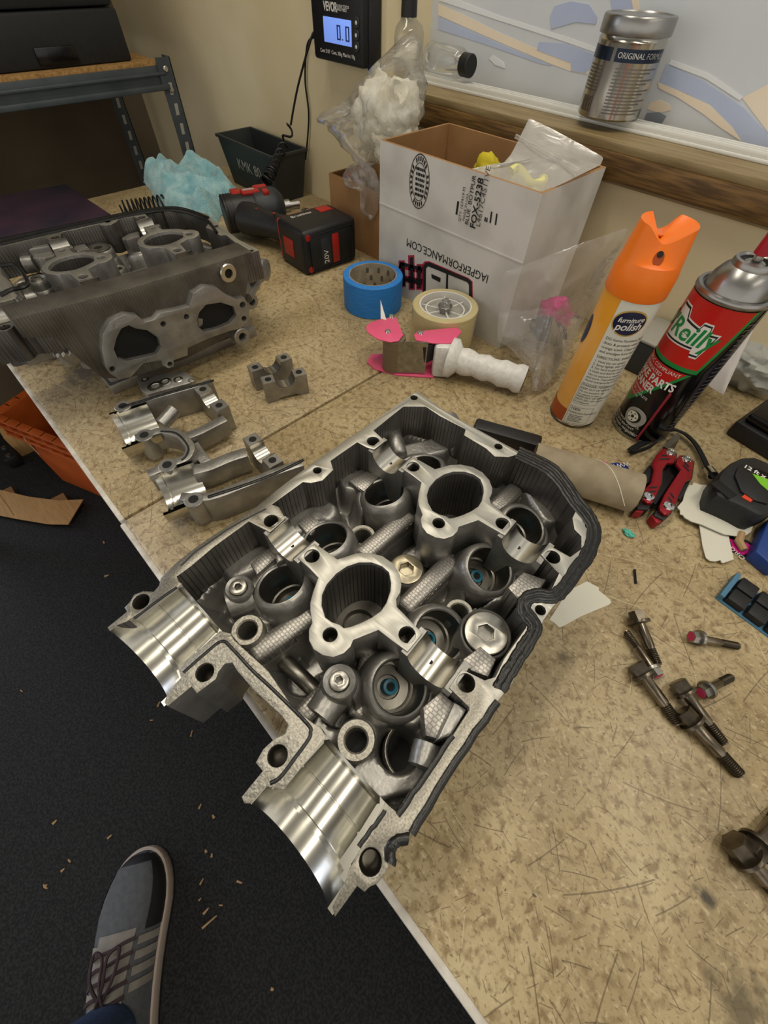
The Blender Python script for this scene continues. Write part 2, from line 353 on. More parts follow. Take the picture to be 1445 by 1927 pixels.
M('bin', '2b2f30', 0.45, col2='232728', ns=20); M('shelf_steel', '3f464c', 0.45, .2, col2='4a5157', ns=20); M('osb', 'a5814e', 0.8, col2='7c5c30', ns=180)
M('case_black', '15171a', 0.6, col2='1b1d20', ns=90, bump=.1); M('lid_dark', '2b2a36', 0.3, col2='5e3f50', ns=4, lo=.45, hi=.75)
M('crate', 'b9581c', 0.5, col2='a64a14', ns=12); M('tag_paper', 'c9bd9f', .7)
M('can_orange', 'e06f12', 0.35, coat=.2); M('can_cap', 'ee7210', 0.38, col2='f27d1a', ns=20); M('can_label', 'd3d2c6', 0.35); M('can_brown', '9c4310', 0.35); M('can_yellow', 'e39a26', .35, col2='ecc07a', ns=9)
M('can_black', '0c0b0b', 0.18); M('can_red', 'b81d16', 0.25); M('can_green', '16803a', 0.3); M('ink_white', 'd8d6d0', 0.5); M('ink_navy', '15193a', .35); M('gold_line', 'b99a4a', .4); M('can_navy', '0e1024', .2)
M('red_valve', '9e1626', 0.35); M('straw', '8b2233', 0.35)
M('tool_red', '8f1822', 0.3, 0.35); M('blade', '85878a', 0.25, 0.95)
M('measure_black', '17181a', 0.55, col2='1f2022', ns=200, bump=.3); M('green_label', '7ac22c', .4); M('orange_mark', 'd8431c', .5); M('strap', '0f0f10', 0.8, bump=.4, bs=600)
M('sticker_pink', 'd8238c', 0.35); M('sticker_blue', '1f2f74', 0.35); M('blue_plastic', '1d3d84', .4)
M('weight_black', '151518', 0.55, col2='1c1c20', ns=200); M('weight_tape', '4a7894', 0.6)
M('teal', '57b5a4', 0.8); M('twig', '5e3f22', 0.8); M('chip', 'a98c66', 0.8)
M('lcd', '6f92e6', 0.3, emit=('7d9cf0', 0.55)); M('lcd_dark', '22356e', .4); M('cable', '0c0c0d', 0.5)
M('tin_metal', 'b8b6ae', 0.2, 1.0, bump=.05, bs=40); M('tin_navy', '1a2638', 0.25, .5); M('tin_ink', '77716a', 0.35, .8)
M('cotton', 'f3f0e2', 0.9, col2='e6e0c8', ns=30, bump=.8, bs=60, bdist=.006); M('yellow_foam', 'c9b820', 0.7, col2='b5a312', ns=60, bump=.5); M('yellow_pale', 'd6d28e', 0.8, bump=.5)
M('jeans', '22334f', 0.9, col2='2c4062', ns=150, bump=.4, bs=700); M('shoe_gray', '55585c', 0.85, col2='4b4e52', ns=120, bump=.3, bs=700); M('shoe_black', '17181a', .6); M('shoe_light', '85807a', .8, col2='746f69', ns=40, bump=.3, bs=400); M('shoe_sole', 'a89a90', .6); M('lace', '3a2c30', .85); M('sock', '48525c', .9)
M('tray_gray', '9a9890', 0.5); M('paper_bag', 'bdb8b4', 0.6); M('crumple', 'b9bab2', 0.45, col2='a7a9a2', ns=12); M('navy_dark', '1a1f33', .4)
def film(name, col, fac, rough=0.12, bump=.5, bs=25):            # thin clear plastic: real see-through film with gloss
    m = bpy.data.materials.new(name); m.use_nodes = True; nt = m.node_tree; N = nt.nodes; L = nt.links
    N.remove(N['Principled BSDF']); out = N['Material Output']
    tr = N.new('ShaderNodeBsdfTransparent'); tr.inputs[0].default_value = (.97, .97, .97, 1)
    df = N.new('ShaderNodeBsdfDiffuse'); df.inputs[0].default_value = lin(col)
    gl = N.new('ShaderNodeBsdfGlossy'); gl.inputs['Roughness'].default_value = rough; gl.inputs[0].default_value = (.9, .9, .9, 1)
    tc = N.new('ShaderNodeTexCoord'); nz = N.new('ShaderNodeTexNoise'); nz.inputs['Scale'].default_value = bs; nz.inputs['Detail'].default_value = 5; nz.inputs['Distortion'].default_value = 1.0
    L.new(tc.outputs['Object'], nz.inputs['Vector']); bn = N.new('ShaderNodeBump'); bn.inputs['Strength'].default_value = bump; bn.inputs['Distance'].default_value = .01; L.new(nz.outputs[0], bn.inputs['Height'])
    L.new(bn.outputs[0], gl.inputs['Normal']); L.new(bn.outputs[0], df.inputs['Normal'])
    a = N.new('ShaderNodeMixShader'); a.inputs[0].default_value = fac; L.new(tr.outputs[0], a.inputs[1]); L.new(df.outputs[0], a.inputs[2])
    fr = N.new('ShaderNodeFresnel'); fr.inputs[0].default_value = 1.5; L.new(bn.outputs[0], fr.inputs['Normal'])
    mx = N.new('ShaderNodeMath'); mx.operation = 'MULTIPLY_ADD'; mx.inputs[1].default_value = .6; mx.inputs[2].default_value = .02; L.new(fr.outputs[0], mx.inputs[0])
    c = N.new('ShaderNodeMixShader'); L.new(mx.outputs[0], c.inputs[0]); L.new(a.outputs[0], c.inputs[1]); L.new(gl.outputs[0], c.inputs[2])
    L.new(c.outputs[0], out.inputs[0]); MATS[name] = m
film('film_clear', 'd6d2cc', 0.10); film('film_frost', 'd8d4ca', 0.30, .25, .4); film('film_cloudy', 'e6e2da', 0.13, .14, .35, 22)
film('glass', 'd8ded6', 0.10, .04, 0.02)

# ---------------------------------------------------------------- the room
YF, YW, XE, ZF = -0.022, 0.70, -1.255, -0.76       # bench front, back wall, bench far end, floor
XJ = -0.634/0.62*YW                                 # window jamb
YS = 0.805                                          # window pane plane
ZS = 0.214                                          # sill height
XC = -1.78                                          # far side wall
b = MB(); b.box(-4.5, 3.0, -3.2, YW+.2, ZF-.05, ZF); struct(b.build('floor', 'floor', smooth=None))
b = MB(); b.box(XC-.1, XJ, YW, YW+.25, ZF, 1.75); struct(b.build('wall_back', 'wall', smooth=None))
b = MB(); b.box(XJ, 2.6, YW, YW+.25, ZF, ZS-.04); struct(b.build('wall_back_lower', 'wall', smooth=None))
b = MB(); b.box(XC-.1, XC, -.50, YW, ZF, 1.75); struct(b.build('wall_left', 'wall_brown_shade', smooth=None))
M('ceiling', 'c9c6bd', .9)
b = MB(); b.box(-4.5, 3.0, -3.2, YW+.25, 1.75, 1.80); struct(b.build('ceiling', 'ceiling', smooth=None))
# window: sill, tracks, wood rail, pane with faded print
b = MB(); b.box(XJ, 2.6, YW-.012, YS, ZS-.04, ZS); struct(b.build('trim_1', 'wood_sill', smooth=None))
zb = .36-.1655*(.68/.62)
b = MB(); b.bbox(XJ+.02, 2.6, YW-.022, YW-.001, zb, ZS-.008, .002); struct(b.build('trim_2', 'wood_trim'))
b = MB(); b.bbox(XJ+.02, 2.6, YW-.019, YW-.0125, ZS-.008, ZS+.001, .001); struct(b.build('trim_3', 'wood_sill'))
t4 = MB(); t4.bbox(XJ+.001, 2.6, .742, .775, ZS, ZS+.004, .001); t4 = struct(t4.build('trim_4', 'track'))
for i, y in enumerate((.744, .753, .764)):
    b = MB(); b.bbox(XJ+.001, 2.6, y, y+.003, ZS+.004, ZS+.010, .0008); b.build('track_rib', 'track', t4)
win = MB(); win.box(XJ, 2.6, YS, YS+.012, ZS, 1.75); win = struct(win.build('window_1', 'poster', smooth=None))
def zpoly(o, s, pts): return [(o[0]+x/s, o[1]+y/s) for x, y in pts]
def wallplate(name, mat, pts, y, th, parent):           # thin printed shape lying on a wall plane, from photo pixels
    P = [UY(px, py, y) for px, py in pts]
    me = plate_mesh([[(p.x, p.z) for p in P]], [], 0, th)
    me.transform(Matrix.Translation((0, y, 0)) @ Matrix.Rotation(math.pi/2, 4, 'X'))
    return link(name, me, mat, parent)
Z3 = ((780, 0), 2.173)
for k, (mt, pts) in enumerate((
    ('poster_peach', [(98, 15), (98, 62), (330, 165), (560, 262), (640, 292), (745, 312), (720, 275), (500, 200), (330, 125), (200, 60)]),
    ('poster_blue', [(98, 66), (96, 120), (300, 185), (520, 262), (560, 268), (330, 172)]),
    ('poster_white', [(100, -12), (100, 2), (340, 82), (620, 172), (790, 232), (800, 216), (620, 150), (340, 62), (180, 0), (150, -12)]),
    ('poster_blue', [(510, 172), (500, 205), (640, 258), (640, 290), (700, 300), (745, 250), (740, 225), (620, 178)]),
    ('poster_blue', [(555, 70), (572, 25), (640, 5), (715, 18), (748, 70), (742, 98), (660, 90), (560, 118)]),
    ('poster_blue', [(800, -12), (815, 95), (880, 96), (905, 92), (890, -12)]),
    ('poster_peach', [(885, -12), (905, 92), (930, 92), (912, -12)]),
    ('poster_blue', [(1000, 345), (1030, 262), (1180, 330), (1345, 440), (1400, 500), (1445, 545), (1445, 620), (1340, 585), (1230, 450), (1110, 380)]),
    ('poster_peach', [(995, 335), (1080, 370), (1210, 430), (1300, 520), (1340, 580), (1250, 520), (1180, 465), (1080, 400), (1000, 360)]),
    ('poster_white', [(1040, 262), (1190, 320), (1330, 410), (1345, 395), (1200, 300), (1050, 245)]),
    ('poster_peach', [(1340, 400), (1445, 345), (1475, 350), (1475, 560), (1445, 540)]),
    ('poster_peach', [(950, 445), (965, 418), (1000, 408), (1040, 425), (1050, 450), (1000, 462)]),
    ('poster_slate', [(935, 500), (950, 462), (1000, 458), (1030, 475), (1010, 508), (960, 510)]),
    ('poster_white', [(305, 240), (320, 225), (365, 255), (372, 280), (330, 265)]))):
    wallplate('print_shape', mt, zpoly(*Z3, pts), YS, .0004 + .0001*(k % 5), win)

# ---------------------------------------------------------------- workbench
XM = -0.357
bench = empty('workbench', (0, YF, ZF)); tag(bench, 'long workbench with a scratched tan laminate top in two slabs', 'workbench')
def local(o, par): o.location = -Vector(par.location) if par.rotation_euler.z == 0 else o.location; return o
b = MB(); b.bbox(XM+.0012, 1.6, YF-.002, YW, -.032, 0, .003); local(b.build('worktop', 'bench', bench), bench)
b = MB(); b.bbox(XE, XM-.0012, YF, YW, -.032, 0, .003); local(b.build('worktop', 'bench', bench), bench)
b = MB(); b.bbox(XE, XM-.002, YF-.005, YF+.001, -.03, -.0015, .002); local(b.build('front_edging', 'bench_edge', bench), bench)
b = MB(); b.bbox(XM+.002, 1.6, YF-.007, YF-.001, -.03, -.0015, .002); local(b.build('front_edging', 'bench_edge', bench), bench)
b = MB(); b.box(XE+.02, 1.58, YW-.05, YW-.005, -.09, -.032); local(b.build('back_rail', 'kraft_in', bench, None), bench)
b = MB(); b.box(XE+.02, 1.58, YF+.13, YF+.17, -.09, -.032); local(b.build('front_rail', 'kraft_in', bench, None), bench)
for x in (XM-.05, .9, -.98):
    for y in (YF+.14, YW-.07):
        b = MB(); b.bbox(x-.04, x+.04, y-.03, y+.05, ZF, -.032, .003); local(b.build('leg', 'kraft_in', bench), bench)

# ---------------------------------------------------------------- cylinder head
HZ = 0.100
HO = Vector((-0.096, 0.128)); HA = math.atan2(0.0065, 0.114)
def HL(px, py, z=HZ):
    p = U(px, py, z); d = Vector((p.x, p.y)) - HO; c, s = math.cos(HA), math.sin(HA)
    return (d.x*c + d.y*s, -d.x*s + d.y*c)
def HP(pts, z=HZ): return [HL(*p, z) for p in pts]
R2, R3, R4, R5, R6, R7 = ((500,730),4.014), ((760,780),3.803), ((190,960),3.524), ((540,1000),4.014), ((440,1300),3.440), ((720,1060),4.014)
C_PIECE = [(201,1184),(240,1153),(234,1143),(244,1133),(252,1119),(269,1112),(289,1113),(299,1102),(302,1088),(332,1058),(372,1027),(431,987),(474,960),(537,909),(587,872),(674,812),(784,736),(805,750),(847,780),(910,814),(973,848),(1005,861),(1036,877),(1057,898),(1089,938),(1115,972),(1130,990),(1128,1009),(1110,1048),(1070,1098),(1056,1127),(1041,1142),(1023,1167),(1009,1202),(984,1239),(965,1284),(937,1320),(860,1428),(774,1566),(771,1579),(748,1582),(733,1592),(728,1610),(733,1628),(728,1640),(710,1663),(696,1669),(686,1679),(672,1668),(630,1726),(625,1707),(651,1655),(657,1635),(725,1509),
 (731,1515),(748,1530),(797,1460),(852,1384),(883,1336),(883,1331),(845,1294),(869,1259),(912,1280),(932,1274),(949,1239),(989,1182),(993,1172),(980,1152),(978,1138),(984,1125),(1007,1117),(1034,1117),(1052,1079),(1018,1044),(1034,1026),(1073,1048),(1094,1033),(1094,1009),(1081,996),(1077,975),(1086,956),(1063,919),(1044,901),(997,869),(970,856),(957,860),(931,859),(915,844),(873,819),(876,808),(828,783),(801,765),(759,765),(703,810),(725,830),(704,846),(690,842),(672,832),(622,867),(627,884),(607,904),(585,909),(570,907),(512,949),(525,954),(537,976),(508,1002),(468,981),(400,1031),(360,1065),(332,1085),(337,1094),(343,1099),(238,1170)]
MID_PIECE = [(309,1322),(315,1329),(360,1292),(370,1305),(406,1278),(411,1264),(423,1249),(437,1247),(445,1261),(477,1298),(530,1347),(542,1364),(536,1381),(516,1390),(495,1410),(481,1435),(494,1451),(454,1500),(460,1512),(472,1512),(500,1480),(534,1486),(613,1387),(603,1367),(591,1362),(553,1334),(505,1263),(440,1204),(434,1192),(414,1187),(335,1258),(340,1275),(315,1303)]
TOWER = zpoly(*R5, [(80,200),(205,90),(270,130),(380,210),(430,195),(520,165),(620,160),(720,185),(800,240),(850,320),(865,400),(855,460),(825,510),(830,570),(880,620),(1025,770),(910,910),(800,830),(690,745),(600,780),(500,820),(480,870),(430,920),(350,950),(270,935),(200,890),(165,820),(165,740),(190,690),(175,600),(175,540),(195,460),(235,350),(170,280)])
THOLE = zpoly(*R5, [(262,560),(265,480),(300,400),(370,320),(450,265),(540,235),(640,235),(720,265),(770,310),(785,390),(780,450),(750,540),(710,600),(640,650),(560,690),(480,720),(430,730),(400,705),(340,685),(290,650)])

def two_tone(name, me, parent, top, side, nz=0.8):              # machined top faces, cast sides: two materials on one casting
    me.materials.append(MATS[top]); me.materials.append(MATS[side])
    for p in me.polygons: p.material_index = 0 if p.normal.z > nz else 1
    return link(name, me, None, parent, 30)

def make_head(label, mirror=False, wd_=.062):
    h = empty('cylinder_head'); tag(h, label, 'cylinder head', 'bare cylinder heads on the bench')
    S = -1 if mirror else 1
    FX = Matrix.Scale(-1, 4, (1, 0, 0))
    def fin(o, par=None):
        if mirror: o.data.transform(FX); o.data.flip_normals()
        return o
    # rim castings
    bh = lambda pts, r: [circ(*HL(*p), r, 18) for p in pts]
    rim = plate_mesh([HP(C_PIECE)], bh([(265,1132),(697,1622),(510,980),(702,830),(877,1285),(1040,1048)], .0055) + bh([(597,885),(779,748),(938,840),(1110,990),(1017,1148)], .0036), HZ-wd_, HZ, .0004)
    fin(two_tone('rim_casting', rim, h, 'alu_rim', 'alu_wall'))
    mid = plate_mesh([HP(MID_PIECE)], bh([(385,1265),(522,1422)], .0055), HZ-.062, HZ, .0004)
    fin(two_tone('front_bridge', mid, h, 'alu_rough', 'alu_cast'))
    # hole liners (dark counterbores a little below each hole)
    for p, r in [((265,1132),.0055),((697,1622),.0055),((510,980),.0055),((702,830),.0055),((877,1285),.0055),((1040,1048),.0055),((385,1265),.0055),((522,1422),.0055),((597,885),.0036),((779,748),.0036),((938,840),.0036),((1110,990),.0036),((1017,1148),.0036)]:
        u, v = HL(*p); b = MB(); b.lathe([(r+.0006, HZ-.0006), (r-.0004, HZ-.004), (r-.0012, HZ-.006), (r-.0012, HZ-.02), (0, HZ-.02)], 18, T3(u, v))
        fin(b.build('bolt_hole', 'hole_metal', h))
    # floor of the oil gallery and lower body
    inner = [(759,765),(828,783),(876,808),(931,859),(970,856),(1044,901),(1086,956),(1094,1033),(1034,1117),(993,1172),(932,1274),(883,1336),(797,1460),(748,1530),(719,1500),(613,1387),(553,1334),(505,1263),(414,1187),(340,1095),(400,1031),(468,981),(512,949),(622,867),(703,810)]
    ip = HP(inner); c0 = (sum(p[0] for p in ip)/len(ip), sum(p[1] for p in ip)/len(ip))
    ip = [(c0[0]+(p[0]-c0[0])*1.02, c0[1]+(p[1]-c0[1])*1.02) for p in ip]
    import numpy as np
    NB = 150; us = np.linspace(min(p[0] for p in ip), max(p[0] for p in ip), NB); vsn = np.linspace(min(p[1] for p in ip), max(p[1] for p in ip), NB)
    GU, GV = np.meshgrid(us, vsn); Zf_ = np.full(GU.shape, -.066); ins = np.zeros(GU.shape, bool); dm = np.full(GU.shape, 1e9)
    n = len(ip)
    for i in range(n):
        (ax0, ay0), (bx0, by0) = ip[i], ip[(i+1) % n]
        cr_ = (ay0 > GV) != (by0 > GV); xx = (bx0-ax0)*(GV-ay0)/(by0-ay0+1e-12)+ax0; ins ^= (cr_ & (GU < xx))
        t = np.clip(((GU-ax0)*(bx0-ax0)+(GV-ay0)*(by0-ay0))/((bx0-ax0)**2+(by0-ay0)**2), 0, 1); dm = np.minimum(dm, np.hypot(GU-ax0-t*(bx0-ax0), GV-ay0-t*(by0-ay0)))
    def smax(A, B, k=.004):
        hh = np.clip(.5+.5*(A-B)/k, 0, 1); return B*(1-hh)+A*hh + k*hh*(1-hh)
    def cone(px, py, z, ztop, r0, r1, fl=-.066):
        nonlocal Zf_
        u, v = HL(px, py, HZ+z); d = np.hypot(GU-u, GV-v); t = np.clip((d-r0)/(r1-r0), 0, 1); t = t*t*(3-2*t); Zf_ = smax(Zf_, ztop*(1-t)+fl*t)
    def bar(p0, p1, z, ztop, r0, r1, fl=-.066):
        nonlocal Zf_
        a0, a1 = HL(*p0, HZ+z), HL(*p1, HZ+z); dx, dy = a1[0]-a0[0], a1[1]-a0[1]; t = np.clip(((GU-a0[0])*dx+(GV-a0[1])*dy)/(dx*dx+dy*dy), 0, 1)
        d = np.hypot(GU-a0[0]-t*dx, GV-a0[1]-t*dy); t = np.clip((d-r0)/(r1-r0), 0, 1); t = t*t*(3-2*t); Zf_ = smax(Zf_, ztop*(1-t)+fl*t)
    def pit(px, py, z, rad, dep=-.075):
        nonlocal Zf_
        u, v = HL(px, py, HZ+z); d = np.hypot(GU-u, GV-v); t = np.clip((d-rad*.75)/(rad*.35), 0, 1); t = t*t*(3-2*t); Zf_ = dep*(1-t)+Zf_*t
    tt = np.clip(dm/.014, 0, 1); Zf_ = smax(Zf_, -.036*(1-tt)+-.066*tt)
    for (p, sd) in (((528,1097),-1),((612,1012),-1),((722,925),-1),((793,878),-1),((752,1292),1),((828,1195),1),((922,1070),1),((986,990),1)): cone(*p, -.024, -.033, .0225, .034)
    for q0, q1 in (((676,1043),(775,962)), ((757,1143),(856,1046)), ((470,1232),(590,1150)), ((930,955),(975,912)), ((560,1352),(612,1300))): bar(q0, q1, -.032, -.042, .007, .014)
    for q0, q1 in (((440,1060),(520,1030)), ((540,985),(610,955)), ((660,900),(720,880)), ((700,860),(830,830)), ((870,1330),(820,1400)), ((925,1240),(890,1275)), ((1010,1110),(970,1110)), ((1040,960),(1000,900)), ((840,800),(960,880))): bar(q0, q1, -.03, -.034, .009, .020)
    for (q, z, r) in (((465,1185),-.028,.0118), ((670,1392),-.024,.0122), ((682,1008),-.040,.0118), ((864,1152),-.034,.0112), ((915,1190),-.016,.0175), ((447,1103),-.022,.0098), ((638,1280),-.012,.0108)): cone(*q, z, z-.010, r, r+.012)
    bar((690,1470),(795,1440), -.03, -.032, .010, .02); bar((610,1370),(640,1300), -.03, -.036, .008, .014)
    for (q, r) in (((747,1412),.0135), ((560,1272),.013), ((590,1235),.010), ((705,992),.012), ((820,1025),.013), ((762,1062),.0), ((895,1125),.011), ((640,1345),.010), ((800,1095),.009)):
        if r: pit(*q, -.05, r)
    for (p, sd) in (((528,1097),-1),((612,1012),-1),((722,925),-1),((793,878),-1),((752,1292),1),((828,1195),1),((922,1070),1),((986,990),1)):
        u, v = HL(*p, HZ-.024); d = np.hypot(GU-u+sd*.004, GV-v); Zf_ = np.where(d < .0195, np.minimum(Zf_, -.060), Zf_)
    for (q, z, r) in (((465,1185),-.028,.0068), ((670,1392),-.024,.0068), ((682,1008),-.040,.0072), ((864,1152),-.034,.0068)):
        u, v = HL(*q, HZ+z); Zf_ = np.where(np.hypot(GU-u, GV-v) < r+.002, np.minimum(Zf_, -.062), Zf_)
    keep = ins | (dm < .0025); idx = -np.ones(GU.shape, int); idx[keep] = np.arange(keep.sum())
    vs_ = [(float(x), float(y), float(HZ+z)) for x, y, z in zip(GU[keep], GV[keep], Zf_[keep])]
    fs_ = [(idx[j, i], idx[j, i+1], idx[j+1, i+1], idx[j+1, i]) for j in range(NB-1) for i in range(NB-1) if keep[j, i] and keep[j, i+1] and keep[j+1, i+1] and keep[j+1, i]]
    b = MB(); b.add(vs_, [tuple(int(k) for k in f) for f in fs_]); fin(b.build('gallery_floor', 'alu_cast', h, 80, merge=False))
    # lower casting down to the deck that stands on the bench
    b = MB(); b.bbox(-.088, .085, -.100, .108, .004, HZ-.078, .004); b.bbox(-.093, .090, -.105, .112, 0, .012, .002)
    fin(b.build('lower_casting', 'alu_cast', h))
    # spark plug towers
    tw = HP(TOWER); th = HP(THOLE); bu = HL(621, 1194)
    t1c = (sum(p[0] for p in th)/len(th), sum(p[1] for p in th)/len(th))
    for k, (px, py) in enumerate(((669, 1119), (856, 931))):
        a = HL(669, 1119); c = HL(px, py); dx, dy = c[0]-a[0], c[1]-a[1]
        def tr(p, flip=mirror):
            if flip: p = (2*t1c[0]-p[0], 2*t1c[1]-p[1])
            return (p[0]+dx, p[1]+dy)
        holes = [HL(587, 1046), HL(766, 1194)]
        me = plate_mesh([[tr(p) for p in tw]], [[tr(p) for p in th], circ(*tr(bu), .0048, 16)] + [circ(*tr(p), .0055, 16) for p in holes], HZ-.050, HZ, .0004)
        t = fin(two_tone('spark_plug_tower', me, h, 'alu_top', 'alu_cast'))
        w_ = MB(); q = [tr(p) for p in th]; q2 = [(t1c[0]+dx+(p[0]-t1c[0]-dx)*.8, t1c[1]+dy+(p[1]-t1c[1]-dy)*.8) for p in q]; n = len(q)
        q = [(t1c[0]+dx+(p[0]-t1c[0]-dx)*1.01, t1c[1]+dy+(p[1]-t1c[1]-dy)*1.01) for p in q]
        w_.add([(p[0], p[1], HZ-.0008) for p in q] + [(p[0], p[1], HZ-.056) for p in q2], [(i, (i+1) % n, n+(i+1) % n, n+i) for i in range(n)])
        fin(w_.build('plug_well', 'alu_wall', t))
        w_ = MB(); w_.lathe([(.024, -.056), (.013, -.056), (.012, -.062), (.0, -.062)], 24, T3(t1c[0]+dx, t1c[1]+dy, HZ)); fin(w_.build('plug_seat', 'alu_bucket', t))
        for p in holes + [bu]:
            w_ = MB(); r = .0055 if p is not bu else .0048
            w_.lathe([(r+.0006, -.0006), (r-.0005, -.005), (r-.0012, -.007), (r-.0012, -.022), (0, -.022)], 18, T3(*tr(p), HZ)); fin(w_.build('bolt_hole', 'hole_metal', t))
    # camshaft journal saddles
    for (a, c) in (((510,980),(587,1046)), ((702,830),(778,878)), ((766,1194),(877,1285)), ((943,985),(1040,1048))):
        A, C = Vector(HL(*a)), Vector(HL(*c)); mid_ = (A+C)/2; ang = math.atan2((C-A).y, (C-A).x); wd = (C-A).length
        r = .0142; hw = wd/2-.0035
        prof = [(-hw, -.050), (hw, -.050), (hw, -.0012), (r, -.0012)] + [(r*math.cos(t), r*math.sin(t)) for t in [-(i/14)*math.pi for i in range(15)]] + [(-r, -.0012), (-hw, -.0012)]
        b = MB(); TS = T3(mid_.x, mid_.y, HZ, ang) @ Matrix.Rotation(math.pi/2, 4, 'X'); b.prism(prof, -.0105, .0105, TS)
        s_ = fin(b.build('journal_saddle', 'alu_cast', h, 30))
        b = MB(); vs_ = []
        for i in range(21): t = -math.pi*i/20; vs_ += [((r-.0002)*math.cos(t), (r-.0002)*math.sin(t), -.0106), ((r-.0002)*math.cos(t), (r-.0002)*math.sin(t), .0106)]
        b.add(vs_, [(2*i, 2*i+1, 2*i+3, 2*i+2) for i in range(20)], TS); fin(b.build('bearing_face', 'alu_saddle', s_, 80))
        b = MB(); b.cyl(.0016, -.0146, -.0138, 12, T3(mid_.x, mid_.y, HZ, ang) @ T3(-.002, 0, 0)); fin(b.build('oil_hole', 'hole', s_))
    # valve lifter bores
    bores = [((528,1097),-1),((612,1012),-1),((722,925),-1),((793,878),-1),((752,1292),1),((828,1195),1),((922,1070),1),((986,990),1)]
    for (p, sd) in bores:
        zc = HZ-.024; u, v = HL(*p, zc); T = T3(u, v, zc) @ Matrix.Rotation(sd*math.radians(17), 4, 'Y')
        b = MB(); b.lathe([(.0255, -.038), (.0245, -.020), (.0235, -.008), (.0222, -.0030), (.0200, -.0006), (.0185, 0), (.0172, -.0012)], 36, T); bo = fin(b.build('lifter_bore', 'alu_cast', h, 50))
        b = MB(); b.lathe([(.0173, -.0008), (.0166, -.003), (.0166, -.024), (.0150, -.0245), (.0148, -.030), (.0085, -.0305), (.0080, -.032), (0, -.032)], 36, T); fin(b.build('bore_liner', 'alu_bucket', bo, 40))
        b = MB(); b.lathe([(.0058, -.032), (.0056, -.0245), (.0052, -.0235), (.0032, -.0232), (.0028, -.025), (.0, -.025)], 20, T); sl = fin(b.build('valve_seal', 'seal_blue', bo, 40))
        b = MB(); b.cyl(.0027, -.0250, -.0244, 12, T); fin(b.build('seal_hole', 'hole', sl))
    # camshaft snout bores (half cylinders open upwards)
    for (lf, rf, lb, rb) in (((201,1184),(309,1325),(343,1099),(414,1187)), ((462,1512),(628,1712),(613,1387),(722,1503))):
        lf, rf, lb, rb = [Vector(HL(*q)) for q in (lf, rf, lb, rb)]
        uc = (lb.x + rb.x)/2; r0 = (rb.x - lb.x)/2-.0012; r1 = (rf.x - lf.x)/2-.0025; ucf = (lf.x+rf.x)/2
        vb = (lb.y+rb.y)/2; vf = (lf.y+rf.y)/2; L_ = vb - vf
        st = L_*0.30
        prof = [(r1, 0), (r1, st*.80), (r1-.0035, st*.82), (r1-.0035, st), (r0+.0008, st+.001), (r0+.0008, L_*.60), (r0+.0002, L_*.605), (r0+.0002, L_*.62), (r0+.0008, L_*.625), (r0, L_*.93), (r0+.001, L_*.95), (r0-.001, L_)]
        outer = [(r0+.006, L_), (r0+.006, st+.004), (r1+.0035, st), (r1+.0035, 0), (r1, 0)]
        T = T3(uc, vf, HZ) @ Matrix.Rotation(-math.pi/2, 4, 'X')
        # shear the front of the snout onto its own centre line
        b = MB(); b.lathe(prof + outer, 40, T, 0, math.pi); np_ = len(prof+outer)
        b.f += [tuple(range(np_-1)), tuple(40*np_+i for i in range(np_-2, -1, -1))]
        k = (ucf-uc)/L_
        b.v = [(x + max(0, (vb-y))*k, y, min(z, HZ-.0003)) for x, y, z in b.v]
        o = fin(b.build('snout_bore', 'alu_polish', h, 11, merge=False))
    for p in ((449,1440),):
        pass
    b = MB(); u, v = HL(583, 1442, HZ-.012); b.cyl(.0022, -.001, .001, 12, T3(u, v, HZ-.013)); fin(b.build('oil_hole', 'hole', h))
    # waffle-cast ribs along the gallery
    def rib(p0, p1, w_, z, hgt=.022, mat='alu_waffle'):
        A, C = Vector(HL(*p0, z)), Vector(HL(*p1, z)); d = C-A
        b = MB(); b.bbox(-w_/2, w_/2, 0, d.length, -hgt, 0, w_*.28, T3(A.x, A.y, z, math.atan2(d.y, d.x)-math.pi/2), 3); fin(b.build('cast_rib', mat, h))
    zr = HZ-.032
    rib((676,1043),(775,962),.016,zr); rib((757,1143),(856,1046),.016,zr); rib((470,1232),(590,1150),.016,zr); rib((930,955),(975,912),.016,zr)
    rib((560,1352),(612,1300),.014,zr); rib((668,1350),(700,1200),.012,zr-.01)
    # waffle pads beside the right-hand wall
    def pad(pts, z, z0, mat='alu_waffle', name='cast_pad'):
        fin(link(name, plate_mesh([HP(pts, z)], [], z0, z, .002), mat, h, 35))
    pad([(795,1330),(830,1300),(875,1340),(835,1395),(800,1385)], HZ-.012, HZ-.06)
    pad([(870,1240),(905,1215),(935,1240),(920,1275),(885,1262)], HZ-.014, HZ-.06)
    pad([(955,1105),(985,1075),(1030,1090),(1010,1118),(975,1128)], HZ-.014, HZ-.06)
    pad([(512,1010),(535,985),(560,1040),(520,1060)], HZ-.022, HZ-.06)
    pad([(470,1060),(510,1025),(522,1048),(482,1082)], HZ-.028, HZ-.06)
    pad([(655,905),(690,885),(715,895),(685,925)], HZ-.028, HZ-.06)
    pad([(855,1320),(880,1335),(850,1385),(820,1395)], HZ-.006, HZ-.06, 'alu_cast')
    pad([(560,985),(585,965),(606,985),(580,1010)], HZ-.030, HZ-.06)
